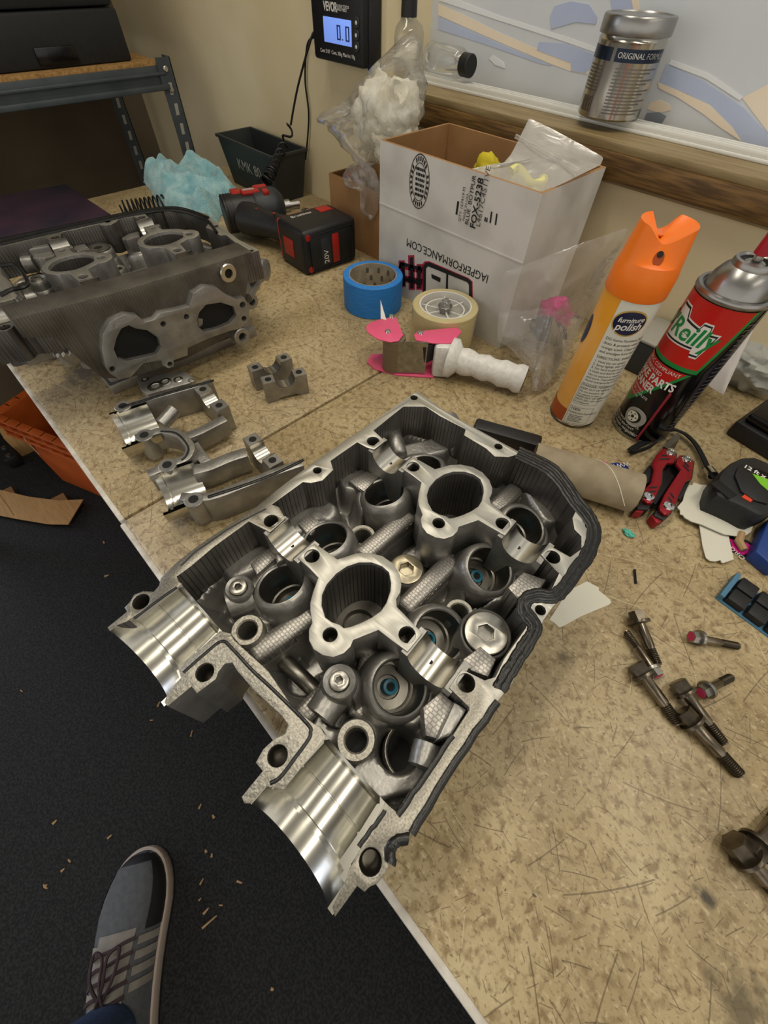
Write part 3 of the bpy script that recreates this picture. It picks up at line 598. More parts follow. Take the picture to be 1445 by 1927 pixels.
    # screw plugs and head-bolt bosses
    def hexplug(name, px, py, z, r, hexr, mat, boss=None, depth=.006):
        u, v = HL(px, py, z); T = T3(u, v, z)
        hx = [(hexr*math.cos(math.pi/3*i), hexr*math.sin(math.pi/3*i)) for i in range(6)]
        o = fin(two_tone(name, plate_mesh([circ(0, 0, r, 32)], [hx], -depth, 0, .0007).copy(), h, mat, mat)); o.data.transform(T3(S*u, v, z))
        b = MB(); b.prism([(x*1.02, y*1.02) for x, y in hx], -depth, -depth+.0008, T); fin(b.build('hex_socket', mat, o))
        if boss:
            b = MB(); b.lathe([(boss, -.002), (boss*1.05, -.006), (boss*1.12, -.045)], 32, T); b.lathe([(r+.0005, -.003), (boss*.95, -.0015), (boss, -.002)], 32, T); fin(b.build('plug_boss', 'alu_cast', o, 50))
    hexplug('gallery_plug', 765, 1070, HZ-.040, .0135, .0062, 'gold', .0145)
    hexplug('gallery_plug', 915, 1190, HZ-.016, .0150, .0062, 'zinc', .0175)
    hexplug('small_plug', 447, 1103, HZ-.022, .0062, .0024, 'zinc', .0098)
    hexplug('small_plug', 638, 1280, HZ-.012, .0062, .0024, 'zinc', .0108)
    def boltboss(px, py, z, r, ri):
        u, v = HL(px, py, z); T = T3(u, v, z)
        b = MB(); b.lathe([(r*1.1, -.04), (r, -.002), (r-.001, 0), (ri+.001, 0), (ri, -.001), (ri, -.03)], 32, T); o = fin(b.build('head_bolt_boss', 'alu_rough', h, 40))
        b = MB(); b.cyl(ri+.0005, -.020, -.018, 20, T); fin(b.build('boss_hole', 'hole', o))
    boltboss(465, 1185, HZ-.028, .0118, .0068); boltboss(670, 1392, HZ-.024, .0122, .0068); boltboss(682, 1008, HZ-.040, .0118, .0072); boltboss(864, 1152, HZ-.034, .0112, .0068); boltboss(775, 1412, HZ-.052, .019, .0165)
    # casting pipes crossing the gallery
    for (a, c, z, r, m_) in (((600,1350),(640,1290),HZ-.034,.011,'alu_cast'), ((560,930),(665,880),HZ-.042,.012,'alu_cast'), ((430,1140),(480,1120),HZ-.040,.012,'alu_cast'), ((735,800),(752,860),HZ-.03,.008,'alu_cast'), ((840,790),(872,850),HZ-.034,.012,'alu_cast'), ((520,1230),(610,1315),HZ-.056,.006,'alu_bucket'), ((805,1398),(793,1445),HZ-.020,.0085,'alu_cast')):
        A, C = HL(*a, z), HL(*c, z); b = MB(); P0 = Vector((*A, z)); P1 = Vector((*C, z)); d = (P1-P0)
        b.tube([P0, P0+d*.04, P0+d*.5, P1-d*.04, P1], [r*.6, r, r*1.02, r, r*.6], 14); fin(b.build('cast_pipe', m_, h, 60))
    return h, fin

head, _ = make_head('bare aluminium cylinder head overhanging the bench edge, its open face upward, nearest the camera')
head.location = (HO.x, HO.y, 0); head.rotation_euler.z = HA
# black sealant left on the near head
def bead(par, pts, r, name='sealant_bead', z=HZ, jitter=0.0, flat=.5, mat='rtv', n=6, close=False):
    P = [Vector((*HL(*p), z)) for p in pts]; P = smoothline(P, 5)
    rnd = random.Random(len(pts)*7+int(pts[0][0])); P = [p + Vector((rnd.uniform(-1, 1), rnd.uniform(-1, 1), 0))*jitter for p in P]
    b = MB(); b.tube(P, r, n); b.v = [(x, y, z + (zz-z)*flat) for x, y, zz in b.v]
    return b.build(name, mat, par, 60)
RT = [(974,852),(1008,868),(1038,885),(1060,910),(1084,945),(1106,972),(1118,1000),(1108,1038),(1085,1072),(1060,1107),(1040,1122),(1012,1120),(990,1128),(984,1145),(994,1162),(1006,1178),(998,1200),(976,1232),(955,1268),(938,1296)]
def offs(pts, d):
    o = []
    for i, p in enumerate(pts):
        a = pts[max(i-1, 0)]; c = pts[min(i+1, len(pts)-1)]; tx, ty = c[0]-a[0], c[1]-a[1]; l = math.hypot(tx, ty)
        o.append((p[0]-ty/l*d, p[1]+tx/l*d))
    return o
for d, r in ((-9, .0018), (-4, .0022), (1, .0016), (6, .0022), (11, .0015)):
    bead(head, offs(RT, -d), r, jitter=.0005)
bead(head, [(345,1266),(386,1230),(417,1207),(437,1221),(474,1261),(516,1300),(578,1362),(584,1378),(580,1392),(556,1425),(527,1463),(508,1474)], .0011)
bead(head, [(333,1105),(300,1128),(252,1164)], .0010)
bead(head, [(725,1524),(700,1560),(674,1593)], .0012, jitter=.0004)
bead(head, [(853,1384),(800,1462),(748,1534)], .0016, jitter=.0004)
bead(head, [(936,1322),(860,1430),(775,1567)], .0022, jitter=.0005)
bead(head, [(770,1578),(745,1584),(734,1600),(735,1625)], .0028, jitter=.0004)
bead(head, [(500,958),(440,990),(372,1036),(340,1066)], .0007, jitter=.0004)
# ---------------------------------------------------------------- second head and other things at the back
from mathutils import noise as mnoise
def root(name, label, cat, loc, group=None):
    o = empty(name, loc); return tag(o, label, cat, group)
def wp(mb, name, mat, par, top=None, smooth=35, merge=True):     # build in world coordinates under a (possibly nested) parent
    o = mb.build(name, mat, None, smooth, merge) if isinstance(mb, MB) else link(name, mb, mat, None, smooth)
    t = top or par; M4 = Matrix.LocRotScale(t.location, t.rotation_euler, t.scale)
    o.data.transform(M4.inverted()); o.parent = par; return o
def blob(mb, c, r, amp=.2, fs=8.0, seed=0, n=24, m=14, T=None):   # lumpy ellipsoid
    prof = []; vs = []; fs_ = []
    for j in range(m+1):
        th = math.pi*j/m
        for i in range(n):
            ph = 2*math.pi*i/n; d = Vector((math.sin(th)*math.cos(ph), math.sin(th)*math.sin(ph), math.cos(th)))
            k = 1 + amp*mnoise.noise(d*fs/4 + Vector((seed, seed*.7, 0))) + amp*.5*mnoise.noise(d*fs/2 + Vector((0, seed, 3)))
            vs.append((c[0]+d.x*r[0]*k, c[1]+d.y*r[1]*k, c[2]+d.z*r[2]*k))
    for j in range(m):
        for i in range(n): fs_.append((j*n+i, j*n+(i+1) % n, (j+1)*n+(i+1) % n, (j+1)*n+i))
    return mb.add(vs, fs_, T)
def pillow(mb, pts, depth, axis, amp=0.0, rings=9, nb=56, seed=0, front=1.0, back=1.0, c=None):   # bag: outline in 3-D, inflated along an axis
    P = [Vector(p) for p in pts]; L = [0]; m = len(P)
    for i in range(m): L.append(L[-1] + (P[(i+1) % m]-P[i]).length)
    B = []
    for k in range(nb):
        s = L[-1]*k/nb
        for i in range(m):
            if L[i] <= s <= L[i+1]: B.append(P[i].lerp(P[(i+1) % m], (s-L[i])/(L[i+1]-L[i]+1e-9))); break
    C = Vector(c) if c is not None else sum(B, Vector())/nb; ax = Vector(axis).normalized()
    for sd, wt in ((1, front), (-1, back)):
        vs = []; fs = []
        for r in range(rings+1):
            t = r/rings
            for k in range(nb):
                p = C.lerp(B[k], t); h = depth*wt*math.sqrt(max(0, 1-t**2.2))
                h *= 1 + amp*mnoise.noise(p*28 + Vector((seed, 0, sd))) + .6*amp*mnoise.noise(p*70 + Vector((seed, 5, sd)))
                vs.append(p + ax*sd*h)
        for r in range(rings):
            for k in range(nb):
                f = (r*nb+k, r*nb+(k+1) % nb, (r+1)*nb+(k+1) % nb, (r+1)*nb+k); fs.append(f if sd > 0 else f[::-1])
        mb.add(vs, fs)
    return mb

h2, _ = make_head('bare aluminium cylinder head with dark intake ports, standing further back by the impact driver', True, .030)
h2.location = (-0.6445, 0.1635, 0); h2.rotation_euler.z = -0.043; h2.scale = (1, 1, 1.18)
Z4 = ((0, 380), 2.89)
XFL = -0.512                                              # plane of the intake flange
def xplate(pts, holes, x, th):
    f = lambda q: [(UX(px, py, x).y, UX(px, py, x).z) for px, py in zpoly(*Z4, q)]
    me = plate_mesh([f(pts)], [f(q) for q in holes], -th, 0, .0006)
    me.transform(Matrix(((0, 0, 1, x), (1, 0, 0, 0), (0, 1, 0, 0), (0, 0, 0, 1)))); return me
K1 = [(620,800),(635,740),(660,690),(700,672),(740,690),(800,698),(860,740),(875,790),(850,830),(760,850),(690,865),(640,850)]
K2 = [(1073,640),(1085,600),(1120,560),(1200,548),(1270,570),(1286,620),(1250,660),(1180,690),(1110,705),(1080,680)]
FLG = [(575,900),(555,800),(560,720),(600,650),(680,612),(750,620),(790,655),(840,640),(870,605),(950,590),(1030,570),(1050,500),(1110,460),(1180,465),(1230,505),(1290,530),(1330,522),(1352,560),(1358,640),(1310,690),(1250,702),(1130,745),(1022,795),(1022,835),(945,862),(945,895),(915,905),(885,888),(878,862),(780,878),(710,955),(650,965),(600,935)]
def c4(x, y, r): return [(x+r*math.cos(i*math.pi/6), y+r*math.sin(i*math.pi/6)) for i in range(12)]
fl = xplate(FLG, [K1, K2] + [c4(888,665,15), c4(1015,625,15), c4(1320,560,16), c4(1328,635,14), c4(925,882,13), c4(612,910,15)], XFL, .03)
flo = wp(fl, 'intake_flange', 'alu_cast', h2)
b = MB()
def xw(px, py, x): q = zpoly(*Z4, [(px, py)])[0]; return UX(q[0], q[1], x)
wall2 = [(60,640),(600,500),(1110,350),(1370,270),(1330,560),(1310,700),(1020,850),(700,960),(560,960),(400,830),(300,740),(130,740)]
wl = xplate(wall2, [K1, K2], XFL-.010, .035); wp(wl, 'port_wall', 'alu_waffle_dark', h2)
for K in (K1, K2):
    q = [xw(x, y, XFL-.006) for x, y in K]; n = len(q); b = MB(); cc = sum(q, Vector())/n; q0 = [xw(x, y, XFL-.001) for x, y in K]
    b.add(q0 + [cc.lerp(p, .97) for p in q], [(i, (i+1) % n, n+(i+1) % n, n+i) for i in range(n)] + [tuple(range(n, 2*n))]); wp(b, 'intake_port', 'hole', h2)  # shallow black cap: the shade of a deep port put into its colour
def xboss(px, py, r, ln, x, mat='alu_cast', name='mounting_boss'):
    p = xw(px, py, x); b = MB(); T = Matrix.Translation(p) @ Matrix.Rotation(math.pi/2, 4, 'Y')
    b.lathe([(r, -ln), (r, -.001), (r-.001, 0), (r*.5, 0), (r*.42, -.002), (r*.42, -ln*.8), (0, -ln*.8)], 24, T); o = wp(b, name, mat, h2)
    b = MB(); b.cyl(r*.42, -.006, -.005, 14, T); wp(b, 'boss_hole', 'hole', o, h2)
xboss(1320, 735, .012, .03, XFL); xboss(1415, 392, .012, .04, -.545); xboss(1372, 545, .010, .03, -.535); xboss(1245, 390, .011, .02, XFL-.003, 'alu_polish', 'core_plug')
b = MB(); A = xw(1405, 400, -.56); C = xw(1340, 520, -.53); b.tube([A, C], .008, 10); wp(b, 'stiffening_rib', 'alu_cast', h2)
for pts in ([(0,460),(120,432),(262,402),(330,396),(385,412),(408,438)], [(0,452),(120,427),(262,398),(335,392),(392,410)]):
    P = smoothline([U(x, y, .119) for x, y in pts], 5); b = MB(); b.tube(P, .0022, 6); wp(b, 'sealant_bead', 'rtv', h2)
b = MB(); P = smoothline([U(x, y, .1195) for x, y in [(0,500),(25,497),(38,508),(52,530),(45,540),(22,545),(0,556)]], 4); b.tube(P, .0022, 6); wp(b, 'sealant_bead', 'rtv', h2)

# shelving beyond the bench
XS = -1.33
def sx(px, py, x=XS): return UX(px, py, x)
pt = sx(297, 112); zb_ = sx(300, 114).z; yb = sx(312, 140).y
sh = root('shelving_unit', 'grey steel shelving unit with a particle board deck holding the black case', 'shelving', (XS-.2, .2, ZF))
bt, bb = sx(150, 131).z, sx(150, 189).z
b = MB(); b.bbox(XS-.003, XS, -.45, yb, bb, bt-.006, .001); b.bbox(XS-.003, XS+.008, -.45, yb, bb-.002, bb+.008, .002); b.bbox(XS-.003, XS+.006, -.45, yb, (bb+bt)/2, (bb+bt)/2+.006, .002); wp(b, 'beam', 'shelf_steel', sh)
b = MB(); b.bbox(XC+.03, XS-.003, -.45, yb-.005, bt-.016, bt, .001); wp(b, 'deck_board', 'osb', sh)
def post(x, y, ztop):
    b = MB(); b.box(x-.002, x, y-.034, y, ZF, ztop); b.box(x-.034, x, y-.002, y, ZF, ztop); p = wp(b, 'post', 'shelf_steel', sh, smooth=None)
    z = ztop-.05
    for k in range(9):
        b = MB(); b.prism([(-.004, -.010), (.004, -.010), (.006, .010), (-.002, .010)], 0, .0006, Matrix.Translation((x, y-.018, z-.035*k)) @ Matrix(((0,0,1,0),(1,0,0,0),(0,1,0,0),(0,0,0,1)))); wp(b, 'slot', 'tray_gray', p, sh)
    return p
p0 = post(XS+.004, yb+.018, bt+.006)
for z in (bt-.012, bt-.045):
    b = MB(); b.cyl(.0055, 0, .003, 12, Matrix.Translation((XS+.0045, yb+.001, z)) @ Matrix.Rotation(math.pi/2, 4, 'Y'), .001); wp(b, 'rivet', 'chrome', p0, sh)
post(XC+.08, yb+.018, bt); post(XS+.004, -.42, bt); post(XC+.08, -.42, bt)
# black case on the shelf
ce = sx(248, 109, XS-.03)
bt += .001
cs = root('tool_case', 'black plastic equipment case on the particle board shelf', 'case', (XS-.2, 0, bt))
b = MB(); b.bbox(XC+.03, XS-.03, -.35, ce.y, bt, bt+.075, .004); wp(b, 'case_body', 'case_black', cs)
b = MB(); b.bbox(XC+.03, XS-.034, -.35, ce.y-.003, bt+.077, bt+.20, .006); wp(b, 'case_lid', 'case_black', cs)
q0, q1 = sx(65, 100, XS-.03), sx(152, 118, XS-.03); b = MB(); b.bbox(XS-.032, XS-.026, q0.y, q1.y, bt+.004, bt+.03, .002); wp(b, 'latch', 'black_gloss', cs)
# dark lid lying on the bench behind the second head
lp = [U(-90, 385, .02), U(122, 346, .02), U(222, 412, .02), U(60, 470, .02), U(-60, 470, .02)]
b = plate_mesh([[(p.x, p.y) for p in lp]], [], 0, .02, .0015); o = link('dark_panel', b, 'lid_dark', None, 35); tag(o, 'dark purple-grey smudged flat panel lying behind the far cylinder head', 'panel')
# crumpled microfibre towel
def cloth(name, outline, hgt, mat, seed, amp, fs, th=.0, n=70, floor=0.0):
    P = [U(*p) for p in outline]; x0 = min(p.x for p in P); x1 = max(p.x for p in P); y0 = min(p.y for p in P); y1 = max(p.y for p in P)
    def dist(x, y):
        ins = False; dm = 1e9; m = len(P)
        for i in range(m):
            a, c = P[i], P[(i+1) % m]
            if (a.y > y) != (c.y > y) and x < (c.x-a.x)*(y-a.y)/(c.y-a.y)+a.x: ins = not ins
            t = max(0, min(1, ((x-a.x)*(c.x-a.x)+(y-a.y)*(c.y-a.y))/((c.x-a.x)**2+(c.y-a.y)**2+1e-12)))
            dm = min(dm, math.hypot(x-a.x-t*(c.x-a.x), y-a.y-t*(c.y-a.y)))
        return dm if ins else -dm
    vs = []; idx = {}; fs_ = []
    for j in range(n+1):
        for i in range(n+1):
            x = x0+(x1-x0)*i/n; y = y0+(y1-y0)*j/n; d = dist(x, y)
            if d < -.004: continue
            e = min(1, max(0, d)/.035); e = math.sqrt(e)
            r = abs(mnoise.noise(Vector((x*fs, y*fs, seed)))); r2 = mnoise.noise(Vector((x*fs*2.6, y*fs*2.6, seed+4)))
            z = floor + .001 + e*hgt*(.5 + amp*(1-2.2*r) + .12*r2)
            idx[(i, j)] = len(vs); vs.append((x, y, max(floor+.0008, z)))
    k = len(vs)
    for j in range(n):
        for i in range(n):
            q = [(i, j), (i+1, j), (i+1, j+1), (i, j+1)]
            if all(a in idx for a in q): fs_.append(tuple(idx[a] for a in q))
    b = MB(); b.add(vs, fs_); b.add([(v[0], v[1], floor+.0002) for v in vs], [f[::-1] for f in fs_]); return b
b = cloth('towel', [(288,362),(272,342),(300,330),(345,338),(360,325),(400,335),(430,352),(455,370),(455,388),(420,400),(405,425),(370,418),(330,402),(300,392)], .062, 'towel', 3.0, .42, 15)
o = b.build('microfibre_towel', 'towel', None, 80); tag(o, 'pale blue crumpled microfibre towel behind the far cylinder head', 'towel')
# black bin against the wall
BX0, BX1, BY0, BY1, BH = -1.135, -.955, .602, .672, .088
bn_ = root('parts_bin', 'black plastic parts bin standing against the wall under the scale', 'bin', ((BX0+BX1)/2, (BY0+BY1)/2, 0))
e = .014; b = MB(); t_ = .003
o4 = [(BX0,BY0),(BX1,BY0),(BX1,BY1),(BX0,BY1)]; O4 = [(BX0-e*1.3,BY0-e*.6),(BX1+e,BY0-e*.6),(BX1+e,BY1+e*.8),(BX0-e*1.3,BY1+e*.8)]
sh_ = lambda q, s: [(x+(s if x < -1.045 else -s), y+(s if y < .64 else -s)) for x, y in q]
V = [(x,y,0) for x,y in o4] + [(x,y,BH) for x,y in O4] + [(x,y,BH) for x,y in sh_(O4,t_)] + [(x,y,t_) for x,y in sh_(o4,t_)]
F = [(3,2,1,0)] + [(i,(i+1)%4,4+(i+1)%4,4+i) for i in range(4)] + [(4+i,4+(i+1)%4,8+(i+1)%4,8+i) for i in range(4)] + [(8+i,8+(i+1)%4,12+(i+1)%4,12+i) for i in range(4)] + [(12,13,14,15)]
b.add(V, F); wp(b, 'bin_shell', 'bin', bn_, smooth=None)
b = MB(); O5 = sh_(O4, -.003); b.prism(O5, BH-.005, BH); lip = plate_mesh([O5], [sh_(O4, .002)], BH-.005, BH+.0005, .0008); wp(lip, 'rim_lip', 'bin', bn_)
ang = math.atan2(BH, e*.6); tm = frame((-1.045, BY0-e*.3-.001, BH*.52), (1, 0, 0), (0, -e*.6, BH))
o = text('chalk_writing', 'KMK 80', .028, 'tray_gray', bn_, Matrix.Translation(-bn_.location) @ tm)
# scale display on the wall
YD = .662
def wy(px, py, y=YD): return UY(px, py, y)
zl = ((560, 0), 3.803)
def wpz(pts, y=YD): return [wy(*p, y) for p in zpoly(*zl, pts)]
sc_ = root('scale_display', 'black digital scale display with a lit blue screen, mounted on the wall', 'scale display', (-.79, .69, .26))
bl, br = wy(594, 109), wy(683.6, 130); zt = .36; zbm = .229
b = MB(); b.bbox(bl.x-.004, br.x, YD, .688, zbm, zt, .005); body = wp(b, 'housing', 'black_plastic', sc_)
b = MB(); b.bbox(br.x-.005, br.x+.004, YD+.012, YW, zbm-.004, .315, .004); b.bbox(bl.x, br.x, .688, YW, zbm+.01, .33, .001); wp(b, 'wall_bracket', 'black_plastic', sc_)
Q = wpz([(187,112),(385,150),(387,335),(192,298)]); lx0, lx1 = Q[0].x, Q[1].x; lz0, lz1 = Q[3].z, Q[0].z
lx0, lx1 = (Q[0].x+Q[3].x)/2, (Q[1].x+Q[2].x)/2; lz0, lz1 = (Q[2].z+Q[3].z)/2, (Q[0].z+Q[1].z)/2
b = MB(); b.bbox(lx0, lx1, YD-.0012, YD+.001, lz0, lz1, .0005); lcd = wp(b, 'screen', 'lcd', sc_)
def seg7(x, z, w_, h_):
    s = .0022
    for (a, c, e_, f_) in ((x, x+s, z, z+h_), (x+w_-s, x+w_, z, z+h_), (x+s, x+w_-s, z, z+s*.7), (x+s, x+w_-s, z+h_-s*.7, z+h_)):
        b = MB(); b.box(a, c, YD-.0018, YD-.0012, e_, f_); wp(b, 'digit_segment', 'lcd_dark', lcd, sc_, None)
lw = lx1-lx0; lh = lz1-lz0
seg7(lx0+lw*.50, lz0+lh*.18, lw*.13, lh*.58); seg7(lx0+lw*.81, lz0+lh*.18, lw*.13, lh*.58)
b = MB(); b.cyl(.001, 0, .0006, 8, Matrix.Translation((lx0+lw*.70, YD-.0012, lz0+lh*.22)) @ Matrix.Rotation(math.pi/2, 4, 'X')); wp(b, 'digit_point', 'lcd_dark', lcd, sc_)
for (px, py) in ((425,162),(424,252),(426,335)):
    p = wpz([(px, py)])[0]; b = MB(); b.cyl(.0065, 0, .002, 18, Matrix.Translation((p.x, YD, p.z)) @ Matrix.Rotation(math.pi/2, 4, 'X'), .0008); o = wp(b, 'button', 'dark_plastic', sc_)
    b = MB(); b.cyl(.0022, .002, .0023, 10, Matrix.Translation((p.x, YD, p.z)) @ Matrix.Rotation(math.pi/2, 4, 'X')); wp(b, 'button_mark', 'ink_white', o, sc_)
def wtxt(name, s_, px, py, size, mat, y=YD, **k):
    p = wpz([(px, py)], y)[0]; return text(name, s_, size, mat, sc_, Matrix.Translation(-sc_.location) @ frame((p.x, y-.0006, p.z), (1, 0, 0), (0, 0, 1)), **k)
wtxt('brand_lettering', 'VEVOR', 234, 50, .0135, 'ink_white', bold=.0004, xs=.8); wtxt('small_lettering', 'TOUGH TOOLS', 320, 48, .0045, 'ink_white'); wtxt('small_lettering', 'HALF PRICE', 318, 72, .0045, 'ink_white'); wtxt('small_lettering', 'Cont 2 KF  Cont. 30kg Max Inc 10g', 285, 383, .0062, 'ink_white')
# cables
ca = tag(empty('coiled_cable', U(460, 378)), 'black coiled cable hanging from the scale display to the bench', 'cable')
A = [UY(590, 62, .67), UY(583, 80, .66), UY(560, 165, .655), UY(547, 235, .65)]
b = MB(); b.tube(smoothline(A, 6), .0022, 6); wp(b, 'straight_lead', 'cable', ca)
def helix(path, r, turns, wire, n=14):
    P = smoothline(path, 12); m = len(P); Ls = [0]
    for i in range(m-1): Ls.append(Ls[-1]+(P[i+1]-P[i]).length)
    out = []; N_ = int(turns*n); up = None
    for k in range(N_+1):
        s = Ls[-1]*k/N_; i = max(j for j in range(m) if Ls[j] <= s+1e-9); i = min(i, m-2); t = (s-Ls[i])/(Ls[i+1]-Ls[i]+1e-9)
        p = P[i].lerp(P[i+1], t); d = (P[i+1]-P[i]).normalized()
        if up is None: up = d.orthogonal().normalized()
        up = (up-d*d.dot(up)).normalized(); bi = d.cross(up); a = 2*math.pi*turns*k/N_
        out.append(p + (up*math.cos(a)+bi*math.sin(a))*r)
    b = MB(); b.tube(out, wire, 5); return b
b = helix([UY(547, 238, .65), UY(533, 275, .63), UY(512, 322, .555)], .008, 6, .0021); wp(b, 'loose_coil', 'cable', ca)
b = helix([UY(512, 322, .555), U(500, 342, .070), U(484, 362, .038), U(462, 377, .018)], .0100, 22, .0022); wp(b, 'tight_coil', 'cable', ca)
o = helix([U(228, 392, .012), U(262, 388, .012), U(310, 380, .012)], .0125, 10, .0019).build('coil_cord', 'cable', None, 60); tag(o, 'loose black coil of cord lying between the far cylinder head and the blue towel', 'cord')
b = MB(); b.tube(smoothline([UY(590, 70, .68), UY(578, 85, .694), UY(574, 150, .695), UY(581, 220, .695), UY(575, 300, .695)], 6), .0017, 6); o = b.build('scale_cable', 'cable', None, 60); tag(o, 'thin straight black cable running down the wall behind the bin', 'cable')

# small kraft box and the white printed box
def open_box(r, x0, x1, y0, y1, h, t, inm, outm, name='panel'):
    for nm, a in (('front_panel', (x0, x1, y0, y0+t, 0, h)), ('back_panel', (x0, x1, y1-t, y1, 0, h)), ('side_panel', (x0, x0+t, y0+t, y1-t, 0, h)), ('side_panel', (x1-t, x1, y0+t, y1-t, 0, h)), ('bottom_panel', (x0+t, x1-t, y0+t, y1-t, 0, t))):
        b = MB(); b.box(*a); o = wp(b, nm, None, r, smooth=None)
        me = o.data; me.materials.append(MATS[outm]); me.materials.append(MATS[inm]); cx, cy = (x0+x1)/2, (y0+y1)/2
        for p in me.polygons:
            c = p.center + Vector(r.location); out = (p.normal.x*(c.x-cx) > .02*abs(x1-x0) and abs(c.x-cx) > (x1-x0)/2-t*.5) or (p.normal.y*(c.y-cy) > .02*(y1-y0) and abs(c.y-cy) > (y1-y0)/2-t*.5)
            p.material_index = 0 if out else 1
kb = root('kraft_box', 'small open brown cardboard box between the impact driver and the white box', 'box', (-.64, .64, 0)); open_box(kb, -.740, -.535, .583, .693, .105, .004, 'kraft_in', 'kraft')
WX0, WX1, WY0, WY1, WH = -.541, -.276, .521, .667, .194
wb = root('shipping_box', 'open white printed shipping box with brown inside', 'box', ((WX0+WX1)/2, (WY0+WY1)/2, 0)); open_box(wb, WX0, WX1, WY0, WY1, WH, .0045, 'kraft', 'box_white')
for o in wb.children:
    if o.name.startswith('back') or o.name.startswith('side'): pass
zc_ = (UY(715, 401, WY0).z + UY(985, 472, WY0).z)/2; b = MB(); b.bbox(WX0, WX1, WY0-.0010, WY0, zc_-.0012, zc_+.0012, .0004); wp(b, 'crease', 'box_white', wb)
def ftxt(name, s_, px, py, size, mat, rot=0.0, off=.0004, **k):
    p = UY(px, py, WY0); T = frame((p.x, WY0-off, p.z), (1, 0, 0), (0, 0, 1)) @ Matrix.Rotation(rot, 4, 'Z')
    return text(name, s_, size, mat, wb, Matrix.Translation(-wb.location) @ T, **k)
ftxt('web_lettering', 'IAGPERFORMANCE.COM', 838, 488, .0155, 'ink_black', math.pi, xs=.92)
ftxt('stamp_lettering', '11"', 925, 408, .0165, 'ink_black', math.pi, shear=-.1, bold=.0003); ftxt('stamp_lettering', '1', 861, 390, .02, 'ink_black', math.pi*.5+1.57, bold=.0006)
ftxt('label_lettering', 'FOX-5238', 898, 384, .0125, 'ink_black', math.pi/2, off=.0012, bold=.0002); ftxt('label_lettering', 'BLUE  BOTPUR', 886, 378, .008, 'ink_black', math.pi/2, off=.0012); ftxt('label_lettering', 'QTY 167419 M', 870, 385, .006, 'ink_gray', math.pi/2, off=.0012); ftxt('label_lettering', 'MADE IN USA', 877, 390, .005, 'ink_gray', math.pi/2, off=.0012); ftxt('label_lettering', 'L4617C4511VE', 910, 372, .010, 'ink_gray', math.pi/2, off=.0012)
# round maker's stamp
p = UY(789, 343, WY0); me = plate_mesh([circ(0, 0, .0215, 40)], [circ(0, 0, .0207, 40)], 0, .0004)
T = frame((p.x, WY0-.0002, p.z), (1, 0, 0), (0, 0, 1)); SC = Matrix.Diagonal((.86, 1.42, 1, 1))
def stamp(me): me.transform(Matrix.Translation(-wb.location) @ T @ SC); link('stamp_mark', me, 'ink_black', wb)
stamp(me); stamp(plate_mesh([circ(0, 0, .0150, 36)], [circ(0, 0, .0144, 36)], 0, .0004))
for i in range(26):
    a = 2*math.pi*i/26; rr_ = .0178; m_ = MB(); m_.box(-.0011, .0011, -.0018, .0018, 0, .0004, Matrix.Rotation(a, 4, 'Z') @ Matrix.Translation((0, rr_, 0)))
    me = bpy.data.meshes.new('s'); me.from_pydata(m_.v, [], m_.f)
    if i not in (3, 10, 16, 22): stamp(me)
rnd = random.Random(5)
for j in range(6):
    z = -.010+j*.004; x = -.010+rnd.uniform(0, .003)
    while x < .009:
        w_ = rnd.uniform(.002, .006); m_ = MB(); m_.box(x, min(x+w_, .0105), z-.0011, z+.0011, 0, .0004); me = bpy.data.meshes.new('s'); me.from_pydata(m_.v, [], m_.f); stamp(me); x += w_+.0012
# upside-down racing logo on the lower half: black strokes with a red outline
ZL = ((735, 440), 7.225)
def fplate(pts, mat, th, name='logo_shape', holes=()):
    g = lambda q: [(UY(*p, WY0).x, UY(*p, WY0).z) for p in zpoly(*ZL, q)]
    me = plate_mesh([g(pts)], [g(q) for q in holes], 0, th); me.transform(Matrix.Translation(-wb.location) @ Matrix.Translation((0, WY0, 0)) @ Matrix.Rotation(math.pi/2, 4, 'X')); return link(name, me, mat, wb)
def stroke(p, q, w_): dx, dy = q[0]-p[0], q[1]-p[1]; l = math.hypot(dx, dy); nx, ny = -dy/l*w_, dx/l*w_; return [(p[0]+nx, p[1]+ny), (q[0]+nx, q[1]+ny), (q[0]-nx, q[1]-ny), (p[0]-nx, p[1]-ny)]
for p, q in (((150,360),(165,720)), ((280,290),(290,760)), ((395,410),(390,760)), ((120,420),(430,500)), ((150,600),(430,660))):
    fplate(stroke(p, q, 42), 'ink_red', .0003)
for p, q in (((165,390),(178,700)), ((285,320),(292,740)), ((392,430),(388,740)), ((150,405),(425,480)), ((165,610),(425,655))):
    fplate(stroke(p, q, 22), 'ink_black', .0005)
fplate([(430,820),(430,420),(460,375),(520,370),(1060,600),(1115,650),(1120,1000),(1085,1000)], 'ink_red', .0003, holes=([(470,800),(470,440),(500,420),(1050,640),(1070,680),(1075,960)],))
fplate([(445,820),(445,440),(475,395),(525,385),(1050,605),(1105,650),(1108,1000),(1088,1000)], 'ink_black', .0005, holes=([(478,800),(482,470),(510,440),(1040,655),(1066,690),(1070,960)],))
fplate(stroke((772,540),(765,760), 13), 'ink_black', .0005); fplate([(555,545),(680,600),(675,660),(560,600)], 'ink_black', .0005)
